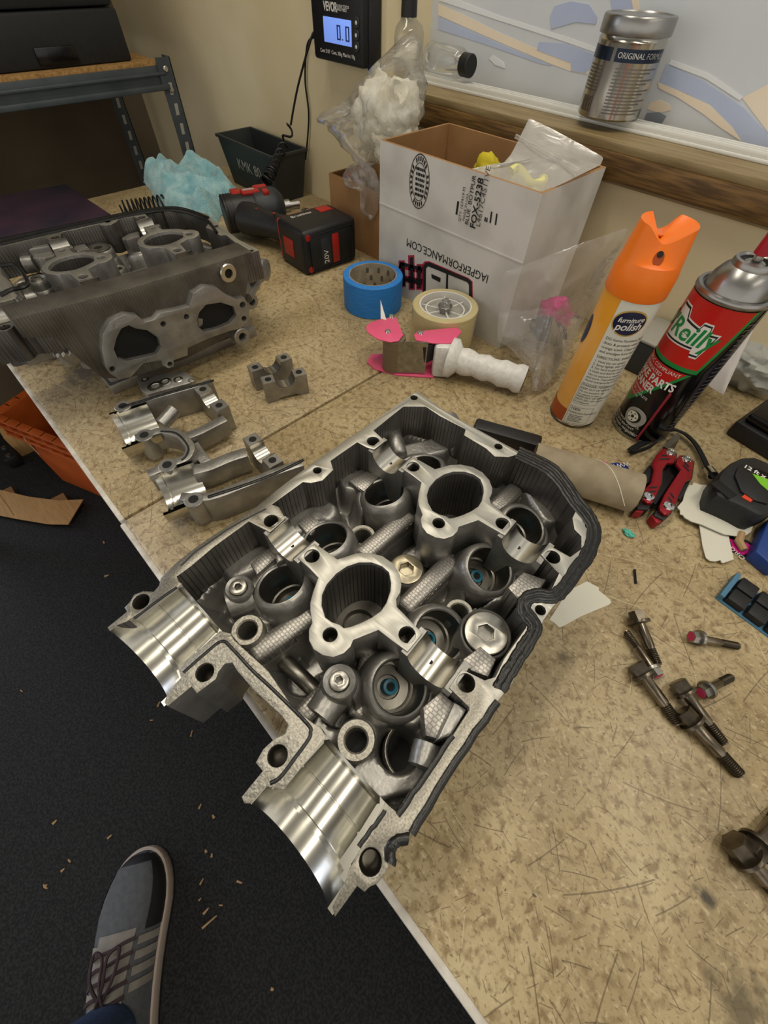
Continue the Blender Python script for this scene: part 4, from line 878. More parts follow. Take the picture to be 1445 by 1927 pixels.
# yellow foam and zip bag inside the box
b = MB(); p = UY(905, 312, .56); blob(b, (p.x, .575, p.z-.012), (.02, .015, .022), .25, 9, 2); o = b.build('yellow_sponge', 'yellow_foam', None, 80); tag(o, 'bright yellow sponge peeking out of the white box', 'sponge')
b = MB(); Y0 = .515
zs_ = [UY(868, 322, .524), UY(905, 318, .535), UY(940, 315, .54), UY(962, 290, .56), UY(982, 250, .60), UY(996, 222, .63), UY(1040, 243, .63), UY(1090, 270, .63), UY(1136, 296, .63), UY(1130, 310, .60), UY(1060, 345, .56), UY(1010, 366, .528), UY(940, 345, .526)]
pillow(b, zs_, .004, (-.2, -1, .6), .6, seed=3); zg = b.build('zip_bag', 'film_frost', None, 80); tag(zg, 'frosted zip bag with yellow pieces hanging in the white box', 'bag')
for (a, c) in (((975, 258), (1092, 322)), ((973, 263), (1090, 328))):
    b = MB(); P0, P1 = UY(*a, .592), UY(*c, .578); b.tube([P0+Vector((0,-.006,.003)), P1+Vector((0,-.006,.003))], .0012, 6); b.build('zip_seal', 'film_frost', zg)
b = MB(); b.tube(smoothline([UY(960, 325, .55), UY(972, 318, .56), UY(985, 330, .56), UY(998, 348, .545), UY(1018, 345, .55), UY(1022, 338, .56)], 5), .006, 8); o = b.build('yellow_strand', 'yellow_pale', None, 70); tag(o, 'curly pale yellow strip inside the frosted zip bag', 'strip')
# big clear bag of white cotton leaning on the wall over the kraft box
def bag(pts, y): return [UY(px, py, y) for px, py in pts]
BP = [(785,58),(797,64),(800,110),(803,165),(806,215),(795,240),(775,262),(748,262),(728,290),(712,318),(695,312),(680,295),(660,270),(630,240),(607,226),(615,212),(660,190),(700,150),(735,108),(765,72)]
b = MB(); BP = [(x-12, y) for x, y in BP]; pillow(b, bag(BP, .60), .035, (0, -1, 0), .7, seed=1, c=UY(723, 215, .60)); o = b.build('clear_bag', 'film_cloudy', None, 80); tag(o, 'big clear plastic bag of white cotton waste leaning over the kraft box', 'bag')
b = MB(); p = UY(723, 228, .60); blob(b, p, (.062, .026, .046), .35, 9, 4, 36, 22); blob(b, UY(753, 200, .60), (.035, .018, .03), .35, 9, 7); b.build('cotton_waste', 'cotton', o, 80)
b = MB(); pillow(b, bag([(655,312),(680,302),(705,318),(714,345),(712,395),(700,415),(682,405),(690,370),(672,352),(650,348),(643,332)], .578), .010, (0, -1, 0), .8, seed=6); o = b.build('film_scrap', 'film_cloudy', None, 80); tag(o, 'crinkled clear plastic hanging out of the small brown box', 'plastic film')
# tin, jars on the sill
tn = UY(1143, 222, .752); tin = root('metal_tin', 'shiny round metal tin with navy label bands on the window sill', 'tin', (tn.x, .748, ZS+.0105))
R_ = .0395; b = MB(); b.lathe([(0, 0), (R_-.002, 0), (R_, .002), (R_, .066), (R_+.0005, .068), (R_-.001, .070), (R_-.001, .073)], 48); b.build('tin_body', 'tin_metal', tin, 40)
b = MB(); b.lathe([(R_+.0018, .072), (R_+.0022, .073), (R_+.0022, .086), (R_+.001, .0875), (R_-.003, .088), (R_-.004, .0868), (0, .0868)], 48); b.build('tin_lid', 'steel', tin, 40)
dcam = math.atan2(0-tn.y, 0-tn.x)
def arc(r, a0, a1, z0, z1, n=12):
    b = MB(); vs = []
    for i in range(n+1):
        a = a0+(a1-a0)*i/n; vs += [(r*math.cos(a), r*math.sin(a), z0), (r*math.cos(a), r*math.sin(a), z1)]
    b.add(vs, [(2*i, 2*i+2, 2*i+3, 2*i+1) for i in range(n)]); return b
arc(R_+.0003, dcam-.35, dcam+1.3, .052, .063).build('label_band', 'tin_navy', tin); arc(R_+.0003, dcam-1.5, dcam-.47, .052, .063).build('label_band', 'tin_navy', tin)
def curved_text(name, s_, size, r, ang, z, mat, par, rot=0.0, **k):
    me = text_mesh(s_, size, 0.0, **k)
    if rot: me.transform(Matrix.Rotation(rot, 4, 'Z'))
    for v in me.vertices: a = ang + v.co.x/r; v.co = Vector((r*math.cos(a), r*math.sin(a), z+v.co.y))
    return link(name, me, mat, par)
curved_text('lettering', 'ORIGINAL FORMULA', .007, R_+.0006, dcam+.55, .0575, 'tin_metal', tin)
for j in range(14):
    arc(R_+.0003, dcam-.22, dcam+1.2-.25*(j % 3), .046-j*.003, .0473-j*.003).build('fine_print', 'tin_ink', tin)
    if j < 8: arc(R_+.0003, dcam-1.3, dcam-.6, .046-j*.003, .0473-j*.003).build('fine_print', 'tin_ink', tin)
for j in range(7): arc(R_+.0003, dcam-1.15+j*.075, dcam-1.115+j*.075, .006, .020, 2).build('bar_code', 'tin_ink', tin)
jr = root('glass_jar', 'small clear glass bottle with a black cap lying on the window sill', 'bottle', (-.63, .76, ZS+.0285))
T = T3(0, 0, 0, -.1) @ Matrix.Rotation(math.pi/2, 4, 'Y')
b = MB(); b.lathe([(0, -.048), (.015, -.048), (.018, -.045), (.018, .022), (.016, .028), (.011, .032), (.011, .038)], 28, T); b.build('glass', 'glass', jr, 50)
b = MB(); b.lathe([(0, .050), (.0125, .050), (.0135, .049), (.0135, .033), (.011, .033)], 28, T); b.build('cap', 'black_plastic', jr)
jb = UY(765, 32, .745); jr2 = root('glass_bottle', 'upright clear glass bottle with a tall black cap beside the window', 'bottle', (jb.x+.004, .745, ZS+.010))
zt_ = jb.z-ZS-.010
b = MB(); b.lathe([(0, 0), (.024, 0), (.027, .003), (.027, zt_-.016), (.024, zt_-.008), (.014, zt_-.002), (.0125, zt_+.004)], 28); b.build('glass', 'glass', jr2, 50)
b = MB(); b.lathe([(.0125, zt_), (.0135, zt_+.001), (.0130, zt_+.04), (.011, zt_+.042), (0, zt_+.042)], 24); b.build('cap', 'black_plastic', jr2)
b = MB(); b.add([(-.008, -.0276, zt_-.045), (.016, -.0225, zt_-.045), (.016, -.0225, zt_-.018), (-.008, -.0276, zt_-.018)], [(0, 1, 2, 3)]); b.build('label_patch', 'film_frost', jr2)
# ---------------------------------------------------------------- impact driver
dr = root('impact_driver', 'red and black cordless impact driver lying on its side by the far cylinder head', 'power tool', (-.74, .47, 0))
def DU(px, py, z): return U(px, py, z)
rear, nose = Vector((-.872, .425, .040)), Vector((-.835, .532, .040)); ax = (nose-rear).normalized()
T = Matrix.Translation(rear) @ Vector((0, 0, 1)).rotation_difference(ax).to_matrix().to_4x4()
b = MB(); b.lathe([(0, 0), (.026, 0), (.030, .003), (.031, .010), (.031, .058), (.030, .066)], 36, T); wp(b, 'motor_housing', 'black_plastic', dr)
for k in range(4):
    b = MB(); b.lathe([(.0300, .001+k*.005), (.0318, .002+k*.005), (.0318, .004+k*.005), (.0300, .005+k*.005)], 36, T); wp(b, 'rear_cap_ridge', 'black_plastic', dr)
b = MB(); b.lathe([(.032, .060), (.034, .064), (.034, .098), (.031, .108), (.022, .116), (.016, .118), (0, .118)], 36, T); wp(b, 'gear_case', 'dark_plastic', dr)
b = MB(); b.lathe([(.011, .116), (.011, .130), (.0075, .131), (.0075, .150), (0, .150)], 20, T); wp(b, 'anvil', 'steel', dr)
def along(d, r, a, w_, l_, h_): pass
up = Vector((0, 0, 1)); sd = ax.cross(up)
FM = frame(rear, ax, up)          # x along the motor, y up, z to the side of the bench front
for (a0, a1, s0, s1, z0, z1) in ((.022, .040, -.020, .004, .024, .0335), (.040, .074, -.010, .012, .028, .0345), (.066, .092, -.016, -.002, .022, .036), (.078, .090, .004, .020, .026, .035)):
    b = MB(); b.bbox(a0, a1, z0, z1, s0, s1, .0025, FM); wp(b, 'red_trim', 'red_plastic', dr)
b = MB(); b.bbox(.044, .066, .034, .0352, -.004, .004, .0004, FM); wp(b, 'name_strip', 'tray_gray', dr)
# handle: tapered tube from motor to battery
hs, he = Vector((-.842, .452, .037)), Vector((-.722, .490, .036))
b = MB(); P = [hs.lerp(he, t) for t in (0, .15, .3, .5, .7, .85, 1)]; b.tube(P, [.028, .028, .025, .022, .0225, .025, .028], 20, flat=(0, 0, 1)); b.v = [(x, y, max(.006, .036+(z-.036)*.95)) for x, y, z in b.v]; wp(b, 'handle', 'black_plastic', dr, smooth=60)
b = MB(); b.bbox(-.80, -.775, .478, .502, .028, .046, .004); wp(b, 'trigger', 'red_plastic', dr)
for t in (.30, .62):
    p = hs.lerp(he, t); b = MB(); b.cyl(.0028, 0, .001, 10, T3(p.x, p.y-.004, p.z+.0225)); wp(b, 'screw', 'red_plastic', dr)
# battery
BT_ = T3(-.683, .500, 0, -.06)
b = MB(); b.bbox(-.047, -.038, -.052, .052, .002, .066, .004, BT_); wp(b, 'red_base_band', 'red_plastic', dr)
b = MB(); b.bbox(-.039, .044, -.056, .058, .0, .070, .008, BT_, 3); bat = wp(b, 'battery', 'black_plastic', dr)
b = MB(); b.bbox(.0435, .0455, -.044, .046, .006, .062, .003, BT_); wp(b, 'battery_base', 'case_black', bat, dr)
b = MB(); b.bbox(.0455, .0460, .002, .016, .010, .056, .0002, BT_); wp(b, 'red_label', 'red_plastic', bat, dr)
b = MB(); b.bbox(.0455, .0459, -.022, -.002, .012, .054, .0002, BT_); wp(b, 'grey_label', 'dark_plastic', bat, dr)
b = MB(); b.bbox(-.020, .010, -.0575, -.0555, .020, .048, .001, BT_); wp(b, 'release_button', 'red_plastic', bat, dr)
for y, z in ((-.046, .060), (-.046, .010)):
    b = MB(); b.cyl(.005, .0435, .0452, 12, BT_ @ Matrix.Translation((0, y, z)) @ Matrix.Rotation(math.pi/2, 4, 'Y')); wp(b, 'corner_screw', 'red_plastic', bat, dr)
b = MB(); b.bbox(-.030, -.008, .020, .046, .0698, .0706, .0002, BT_); wp(b, 'warning_label', 'red_plastic', bat, dr)
text('battery_lettering', 'Brushless', .011, 'ink_white', bat, Matrix.Translation(-dr.location) @ BT_ @ frame((-.020, -.015, .0703), (0, 1, 0), (-1, 0, 0)))
text('battery_lettering', '20V', .014, 'ink_white', bat, Matrix.Translation(-dr.location) @ BT_ @ frame((.0462, -.012, .024), (0, 0, 1), (0, -1, 0)))
# sockets beside the nose of the driver
def socket(p, d, r, l, lbl, mat='chrome', nm='socket', z=None):
    p = Vector(p); d = Vector(d).normalized(); T = Matrix.Translation(p) @ Vector((0, 0, 1)).rotation_difference(d).to_matrix().to_4x4()
    s_ = root(nm, lbl, 'socket', p, 'sockets by the impact driver'); b = MB(); b.lathe([(0, 0), (r*.8, 0), (r*.82, l*.45), (r, l*.5), (r, l), (r*.7, l), (r*.65, l*.7), (0, l*.7)], 20, T); wp(b, 'socket_wall', mat, s_)
    b = MB(); b.lathe([(r*.84, l*.18), (r*.9, l*.20), (r*.9, l*.26), (r*.84, l*.28)], 20, T); wp(b, 'knurled_band', 'steel_dark', s_)
q = U(545, 388, .012); socket((-.83, .560, .014), (.55, .8, 0), .009, .05, 'long chrome extension socket touching the nose of the impact driver', 'steel')
socket((-.800, .605, .012), (.7, .4, 0), .0115, .045, 'dark impact socket lying in front of the small brown box', 'steel_dark'); socket((-.86, .600, .010), (.8, .35, 0), .0095, .035, 'short chrome socket nearest the black bin'); socket((-.770, .575, .009), (.6, .5, 0), .0085, .028, 'smallest chrome socket against the kraft box corner')

# ---------------------------------------------------------------- blue tape
bt_ = root('masking_tape', 'roll of blue masking tape standing flat in front of the white box', 'tape roll', (-.497, .466, 0))
RO, RI, HT = .0475, .0365, .048
b = MB(); b.lathe([(RI+.0012, 0), (RO-.001, 0), (RO, .001), (RO, HT-.001), (RO-.001, HT), (RI+.0012, HT)], 56); b.build('tape_winding', 'tape_blue', bt_, 40)
b = MB(); b.lathe([(RI+.0013, .0), (RI+.0013, HT+.0004), (RI, HT+.0004), (RI, 0), (RI+.0013, 0)], 56); b.build('paper_core', 'paper_core', bt_, 40)
rn = random.Random(2)
for k in range(16):
    a = .2 + k*.17; b = arc(RI-.0003, a, a+.10+.05*rn.random(), .010+.012*(k % 3), .018+.012*(k % 3), 3); b.build('core_print', 'ink_gray', bt_)
# ---------------------------------------------------------------- tape dispenser
tg = root('tape_dispenser', 'pink and white tape gun loaded with a roll of clear tape', 'tape dispenser', (-.30, .42, 0))
RC = Vector((-.350, .470, 0)); RR = .047
b = MB(); b.lathe([(.0375, .006), (RR-.001, .006), (RR, .007), (RR, .055), (RR-.001, .056), (.0375, .056), (.0375, .006)], 56, Matrix.Translation(RC)); wp(b, 'clear_tape', 'tape_clear', tg)
b = MB(); b.lathe([(.0374, .008), (.0374, .0565), (.0355, .0565), (.0355, .050), (.0355, .008)], 48, Matrix.Translation(RC)); wp(b, 'tape_core', 'white_plastic', tg)
b = MB(); b.lathe([(.0355, .046), (.0, .046), (0, .043), (.0355, .043)], 40, Matrix.Translation(RC)); hub = wp(b, 'hub_disc', 'tray_gray', tg)
b = MB(); b.lathe([(.0285, .046), (.0285, .0505), (.0265, .0505), (.0265, .046)], 40, Matrix.Translation(RC)); wp(b, 'hub_ring', 'white_plastic', hub, tg)
for k in range(6):
    a = k*math.pi/3+.3 + (.1 if k % 2 else -.1); b = MB(); b.box(.008, .0355, -.0009, .0009, .046, .0495, Matrix.Translation(RC) @ Matrix.Rotation(a, 4, 'Z')); wp(b, 'spoke', 'white_plastic', hub, tg, None)
b = MB(); b.cyl(.0085, .046, .054, 20, Matrix.Translation(RC)); b.cyl(.0105, .054, .0555, 24, Matrix.Translation(RC), .0004); wp(b, 'axle_washer', 'steel', hub, tg)
b = MB(); b.prism([(.0075*math.cos(i*math.pi/3), .0075*math.sin(i*math.pi/3)) for i in range(6)], .0555, .061, Matrix.Translation(RC)); b.lathe([(.004, .061), (.0036, .064), (0, .065)], 14, Matrix.Translation(RC)); wp(b, 'axle_nut', 'chrome', hub, tg)
def flatp(pts, z0, z1, mat, name, par=None, bev=.0006, zz=None):
    P = [U(*p, zz if zz is not None else z1) for p in pts]; return wp(plate_mesh([[(p.x, p.y) for p in P]], [], z0, z1, bev), name, mat, par or tg, tg if par else None)
ZG = ((380, 340), 2.258)
GP = lambda q: zpoly(*ZG, q)
flatp(GP([(695,625),(708,605),(770,583),(825,580),(838,610),(855,655),(835,680),(800,685),(745,672),(705,645)]), .050, .0515, 'pink_paint', 'front_side_plate')
flatp(GP([(900,655),(915,640),(1000,630),(1085,622),(1105,640),(1060,690),(985,690),(910,678)]), .048, .0495, 'pink_paint', 'rear_side_plate')
flatp(GP([(700,770),(735,800),(830,825),(980,835),(1000,820),(1000,760),(960,740),(720,735)]), .0, .002, 'pink_paint', 'lower_side_plate')
p = U(*GP([(783,690)])[0], .045); b = MB(); b.cyl(.0155, .003, .0495, 28, T3(p.x+.001, p.y+.014, 0)); wp(b, 'rubber_roller', 'tape_brown', tg)
# steel cross plate and black brake pad
q0, q1 = U(*GP([(828,820)])[0], .001), U(*GP([(945,825)])[0], .001)
d = (q1-q0).normalized(); b = MB(); b.box(0, (q1-q0).length, -.001, .001, .002, .050, frame(q0, d, (-d.y, d.x, 0))); wp(b, 'steel_guide', 'zinc', tg, smooth=None)
q2 = U(*GP([(1000,800)])[0], .004); b = MB(); b.bbox(0, (q2-q1).length*.9, .0, .004, .018, .044, .001, frame(q1, (q2-q1), (-(q2-q1).y, (q2-q1).x, 0))); wp(b, 'brake_pad', 'black_plastic', tg)
for (px, py, z) in ((805,578,.0515),(790,642,.0515),(928,648,.0495)):
    p = U(*GP([(px, py)])[0], z); b = MB(); b.lathe([(.0042, 0), (.0036, .0018), (0, .0026)], 16, T3(p.x, p.y, z)); wp(b, 'rivet', 'chrome', tg)
t0, t1 = U(*GP([(768,590)])[0], .052), U(*GP([(755,495)])[0], .052)
b = MB(); A = Vector(t0); tip = Vector((t1.x, t1.y, .052)); b.add([A+Vector((-.004, 0, 0)), A+Vector((.004, .003, 0)), A+Vector((0, 0, -.01)), tip.lerp(A, .25)+Vector((0, 0, .004))], [(0, 1, 3), (1, 2, 3), (2, 0, 3), (0, 2, 1)]); wp(b, 'tape_tongue', 'white_plastic', tg, smooth=None)
# moulded white grip
g0, g1 = U(845, 672, .026), U(985, 715, .020)
b = MB(); N_ = 15; P = []; rs = []
for i in range(N_):
    t = i/(N_-1); P.append(Vector(g0).lerp(Vector(g1), t)); rs.append((.026 if t < .1 else .019-.003*math.sin(t*3.1) + .0016*math.cos(t*26)) * (.9 if t > .95 else 1))
b.tube(P, rs, 18, flat=(0, 0, 1)); b.v = [(x, y, max(.0015, z)) for x, y, z in b.v]; gr = wp(b, 'grip', 'white_cracked', tg, smooth=60)
b = MB(); q = U(838, 660, .03); b.bbox(-.015, .010, -.023, .020, .001, .048, .005, T3(q.x-.002, q.y, 0, .75)); wp(b, 'grip_head', 'white_cracked', tg)
dd = (Vector(g1)-Vector(g0)).normalized(); b = MB(); b.cyl(.0145, 0, .0012, 20, Matrix.Translation(Vector(g1)+dd*.0002) @ Vector((0,0,1)).rotation_difference(dd).to_matrix().to_4x4()); wp(b, 'grip_end', 'tube_in', tg)

# ---------------------------------------------------------------- furniture polish can
C1 = Vector((-.1225, .474, 0)); R1 = .0285
c1 = root('polish_can', 'orange-capped furniture polish spray can with a white back label', 'spray can', C1)
fc1 = math.atan2(-C1.y, -C1.x)            # direction towards the camera
b = MB(); b.lathe([(0, .001), (R1-.003, .001), (R1-.001, .004), (R1-.0004, .006), (R1-.0004, .163)], 48); b.build('can_body', 'can_yellow', c1, 40)
b = MB(); b.lathe([(R1-.0035, 0), (R1-.001, .0005), (R1+.0002, .002), (R1+.0002, .004), (R1-.0006, .0045)], 48); b.build('bottom_rim', 'steel_dark', c1)
la0, la1 = fc1-.25, fc1+2.1
arc(R1, la0, la1, .0055, .163, 24).build('back_label', 'can_label', c1)
arc(R1+.0001, la0-1.8, la0-.002, .0055, .024, 20).build('base_band', 'can_brown', c1)
# cap with finger scoop and nozzle slot
b = MB(); b.lathe([(R1+.0006, .160), (R1+.0012, .161), (R1+.0010, .180), (R1-.001, .190)], 48); vs_ = []
o = b.build('cap_skirt', 'can_cap', c1, 50)
def scoop_cap():
    n, m = 48, 14; vs = []; fs = []; fd = fc1+.30
    for j in range(m+1):
        t = j/m; z = .188 + .031*t; r = R1-.0006 - .0035*t
        for i in range(n):
            a = 2*math.pi*i/n; da = math.atan2(math.sin(a-fd), math.cos(a-fd)); k = max(0, 1-(da/.85)**2)
            k2 = max(0, 1-((math.atan2(math.sin(a-fd-math.pi), math.cos(a-fd-math.pi)))/.5)**2)
            vs.append((r*math.cos(a)*(1-.42*k*math.sqrt(t)), r*math.sin(a)*(1-.42*k*math.sqrt(t)), z - .013*k*t - .014*k2*t))
    for j in range(m):
        for i in range(n): fs.append((j*n+i, j*n+(i+1) % n, (j+1)*n+(i+1) % n, (j+1)*n+i))
    c = len(vs); vs.append((.004*math.cos(fd+math.pi), .004*math.sin(fd+math.pi), .203)); fs += [(m*n+i, m*n+(i+1) % n, c) for i in range(n)]
    b = MB(); b.add(vs, fs); return b, fd
b, fd = scoop_cap(); cap = b.build('cap_hood', 'can_cap', c1, 70)
b = MB(); T = Matrix.Rotation(fd, 4, 'Z') @ Matrix.Translation((.0190, 0, .196)) @ Matrix.Rotation(math.radians(62), 4, 'Y'); b.prism([(x*.0062, y*.0045) for x, y in circ(0, 0, 1, 18)], -.001, .0006, T); b.build('nozzle_slot', 'can_brown', cap)
b = MB(); b.cyl(.0026, -.0005, .0012, 12, T @ Matrix.Translation((-.0035, 0, 0))); b.build('nozzle_hole', 'hole', cap)
b = MB(); T = Matrix.Rotation(fd, 4, 'Z') @ Matrix.Translation((-.014, 0, .2045)); b.bbox(-.008, .008, -.003, .003, 0, .002, .0008, T); b.build('push_button', 'can_orange', cap)
# label print
lc = (la0+fc1+.75)/2+.12
def refine(me, L=.0035):
    bm = bmesh.new(); bm.from_mesh(me); bmesh.ops.triangulate(bm, faces=bm.faces[:])
    for _ in range(7):
        lg = [e for e in bm.edges if abs(e.verts[0].co.x-e.verts[1].co.x) > L]
        if not lg: break
        bmesh.ops.subdivide_edges(bm, edges=lg, cuts=1); bmesh.ops.triangulate(bm, faces=bm.faces[:])
    bm.to_mesh(me); bm.free()
def oval(rx, rz, r, mat, nm, z, ang):
    me = plate_mesh([circ(0, 0, rx, 36, rz)], [], 0, .0)
    refine(me)
    for v in me.vertices: a = ang+v.co.x/r; v.co = Vector((r*math.cos(a), r*math.sin(a), z+v.co.y))
    return link(nm, me, mat, c1)
oval(.0170, .0135, R1+.0003, 'gold_line', 'logo_border', .140, lc); oval(.0158, .0120, R1+.0005, 'ink_navy', 'logo_oval', .140, lc)
curved_text('logo_lettering', 'furniture', .0070, R1+.0008, lc, .1435, 'ink_white', c1, rot=.10, shear=.25, bold=.0001); curved_text('logo_lettering', 'polish', .0105, R1+.0008, lc, .1365, 'ink_white', c1, rot=.10, shear=.25, bold=.0002)
la = la0+.10
for z, s_, sz in ((.1215, 'DG home Furniture Polish', .0042), (.1165, 'dusts & protects while leaving', .0042), (.1115, 'orange scent. Clean away dust', .0042), (.1065, 'and smudges from wood', .0042), (.1000, 'DIRECTIONS: SHAKE WELL', .0043), (.0950, '1. Hold the can upright', .0038), (.0908, '2. Spray lightly, then wipe', .0038), (.0866, '3. For hard to get to places', .0038), (.0824, 'a cloth and dust as usual', .0038), (.0780, 'Use on painted or stained', .0036), (.0740, 'and more. Test product first', .0036), (.0700, 'Avoid overspraying on floors', .0036), (.0635, 'DANGER: HARMFUL OR FATAL', .0040), (.0590, 'KEEP OUT OF REACH', .0036), (.0550, 'Do not puncture can', .0034), (.0512, 'or expose to heat', .0034), (.0474, 'KEEP OUT OF REACH OF CHILDREN', .0036), (.0436, 'FIRST AID: call a doctor', .0034), (.0400, 'if swallowed', .0034), (.0290, '100%', .0055), (.0240, 'Satisfaction Guaranteed', .0036)):
    curved_text('label_lettering', s_, sz, R1+.0003, la, z, 'ink_black', c1, align='LEFT')
for (z0, z1) in ((.0370, .0660), (.0075, .0325)):
    for (a0, a1, y0, y1) in ((la0+.06, la0+1.05, z1-.0003, z1), (la0+.06, la0+1.05, z0, z0+.0003), (la0+.06, la0+.07, z0, z1), (la0+1.04, la0+1.05, z0, z1)):
        arc(R1+.0003, a0, a1, y0, y1, 8).build('label_rule', 'ink_black', c1)
for k in range(5): arc(R1+.0003, la0+.16, la0+.75-.06*(k % 2), .0195-k*.0022, .0202-k*.0022, 6).build('fine_print', 'ink_gray', c1)
oval(.0075, .016, R1+.0002, 'ink_navy', 'front_logo', .115, la0-.98)
# ---------------------------------------------------------------- brake parts cleaner can
C2 = Vector((-.050, .5185, 0)); RB = .0335
c2 = root('cleaner_can', 'red and black brake parts cleaner spray can with a red straw', 'spray can', C2)
fc2 = math.atan2(-C2.y, -C2.x)
b = MB(); b.lathe([(0, .001), (RB-.003, .001), (RB-.0008, .003), (RB-.0004, .005), (RB-.0004, .170)], 56); b.build('can_body', 'can_black', c2, 40)
b = MB(); b.lathe([(RB-.003, 0), (RB+.0004, .0006), (RB+.0008, .002), (RB+.0004, .0038), (RB-.0006, .004)], 56); b.build('bottom_rim', 'zinc', c2)
b = MB(); b.lathe([(RB-.0006, .168), (RB+.0012, .170), (RB+.0014, .1725), (RB+.0002, .1745), (RB-.003, .1745), (RB-.004, .172), (RB-.005, .1725), (RB-.0075, .183), (RB-.012, .1905), (RB-.0155, .1935), (RB-.0155, .1960), (RB-.0165, .1985), (RB-.019, .1992), (RB-.0205, .1975), (RB-.0205, .193), (.006, .193), (0, .194)], 56); b.build('dome', 'steel', c2, 40)
b = MB(); b.lathe([(.009, .193), (.0085, .1965), (.004, .1985), (.0035, .203), (0, .203)], 20); b.build('valve_cup', 'zinc', c2)
b = MB(); b.lathe([(.0055, .203), (.0064, .2035), (.0058, .221), (.0045, .222), (0, .222)], 20, T3(0, 0, 0)); vb = b.build('spray_button', 'red_valve', c2, 40)
b = MB(); b.cyl(.0018, .0052, .0061, 12, Matrix.Rotation(fc2+.2, 4, 'Z') @ Matrix.Translation((0, 0, .216)) @ Matrix.Rotation(math.pi/2, 4, 'Y')); b.build('nozzle_hole', 'hole', vb)
# wrapped label shapes: (angle from the camera direction, height) polygons
def wrap(pts, r, mat, nm, par=c2, f0=fc2, R0=RB):
    me = plate_mesh([[(p[0]*R0, p[1]) for p in pts]], [], 0, .0)
    refine(me)
    for v in me.vertices: a = f0+v.co.x/R0; v.co = Vector((r*math.cos(a), r*math.sin(a), v.co.y))
    return link(nm, me, mat, par)
wrap([(-2.2,.168),(1.02,.168),(.52,.101),(-2.2,.101)], RB+.0001, 'can_green', 'green_border'); wrap([(-2.2,.168),(.90,.168),(.46,.1055),(-2.2,.1055)], RB+.0003, 'can_red', 'red_panel')
wrap([(-2.2,.099),(.40,.099),(-.95,.040),(-2.2,.040)], RB+.0001, 'can_green', 'green_border'); wrap([(-2.2,.0990),(.28,.0990),(-.92,.0475),(-2.2,.0475)], RB+.0003, 'can_red', 'red_panel')
wrap([(.72,.104),(1.25,.168),(1.55,.168),(1.55,.02),(1.05,.02)], RB+.0001, 'can_navy', 'navy_panel')
lz = .1340; lang = fc2-.30
wrap([(-1.15,.121),(-.02,.1235),(.00,.117),(.20,.117),(.42,.1445),(.14,.1445),(.10,.152),(-.15,.152),(-.2,.1465),(-.62,.149),(-.75,.158),(-1.15,.158)], RB+.0005, 'ink_white', 'logo_shape')
wrap([(-1.12,.1225),(-.04,.125),(-.02,.1188),(.19,.1188),(.37,.1430),(.125,.1430),(.085,.1505),(-.14,.1505),(-.19,.145),(-.63,.1475),(-.76,.1565),(-1.12,.1565)], RB+.0007, 'ink_black', 'logo_shape')
wrap([(-1.09,.1245),(-.06,.127),(-.04,.1208),(.18,.1208),(.32,.1412),(.11,.1412),(.07,.1488),(-.13,.1488),(-.18,.143),(-.64,.1455),(-.77,.1545),(-1.09,.1545)], RB+.0009, 'ink_white', 'logo_shape')
curved_text('logo_lettering', "O'Reilly", .0245, RB+.0011, fc2-.66, .1362, 'can_green', c2, shear=.18, bold=.0005, xs=.95)
curved_text('label_lettering', 'VOC COMPLIANT', .0058, RB+.0006, fc2-.52, .0950, 'ink_white', c2); curved_text('label_lettering', 'CHLORINATED', .0058, RB+.0006, fc2-.92, .0885, 'ink_white', c2)
curved_text('label_lettering', 'BRAKE PARTS', .0125, RB+.0006, fc2-.72, .0800, 'ink_white', c2, bold=.0004, xs=.85); curved_text('label_lettering', 'CLEANER', .0125, RB+.0006, fc2-.95, .0690, 'ink_white', c2, bold=.0004, xs=.85)
curved_text('label_lettering', 'NON-FLAMMABLE', .0042, RB+.0006, fc2-1.05, .061, 'ink_white', c2); curved_text('label_lettering', 'CLEANS THE COMPLETE', .0042, RB+.0006, fc2-.95, .0565, 'ink_white', c2); curved_text('label_lettering', 'BRAKE SYSTEM', .0042, RB+.0006, fc2-1.05, .052, 'ink_white', c2)
for j, s_ in enumerate(('DANGER: VAPOR HARMFUL', 'EYE AND SKIN IRRITANT', 'CONTENTS UNDER PRESSURE', 'NET WT 14 OZ')): curved_text('label_lettering', s_, .0042, RB+.0006, fc2-.72-.05*j, .0195-j*.0048, 'ink_white', c2)
curved_text('label_lettering', '# 72407', .0045, RB+.0006, fc2-.10, .0085, 'ink_white', c2, shear=.2)
def disc2(rx, rz, r, mat, nm, z, ang):
    o = oval(rx, rz, r, mat, nm, z, ang); o.parent = c2; return o
disc2(.0135, .0125, RB+.0003, 'tray_gray', 'brake_disc_print', .0300, fc2-.30); disc2(.0085, .0080, RB+.0005, 'ink_black', 'brake_disc_print', .0300, fc2-.33); disc2(.0070, .0068, RB+.0007, 'paper_white', 'brake_disc_print', .0300, fc2-.38); disc2(.0020, .0020, RB+.0009, 'ink_black', 'brake_disc_print', .0300, fc2-.38)
for k in range(5): disc2(.0009, .0009, RB+.0009, 'ink_black', 'brake_disc_print', .0300+.0045*math.sin(k*1.257), fc2-.38+.0045*math.cos(k*1.257)/RB)
a = fc2+.72; b = MB(); b.tube([((RB+.0016)*math.cos(fc2+.18), (RB+.0016)*math.sin(fc2+.18), .004), ((RB+.0016)*math.cos(fc2+.20), (RB+.0016)*math.sin(fc2+.20), .075)], .0014, 8); b.build('straw', 'straw', c2)
for j in range(26): arc(RB+.0003, fc2+.95, fc2+1.35, .155-j*.0052, .1562-j*.0052, 3).build('fine_print', 'ink_gray', c2)
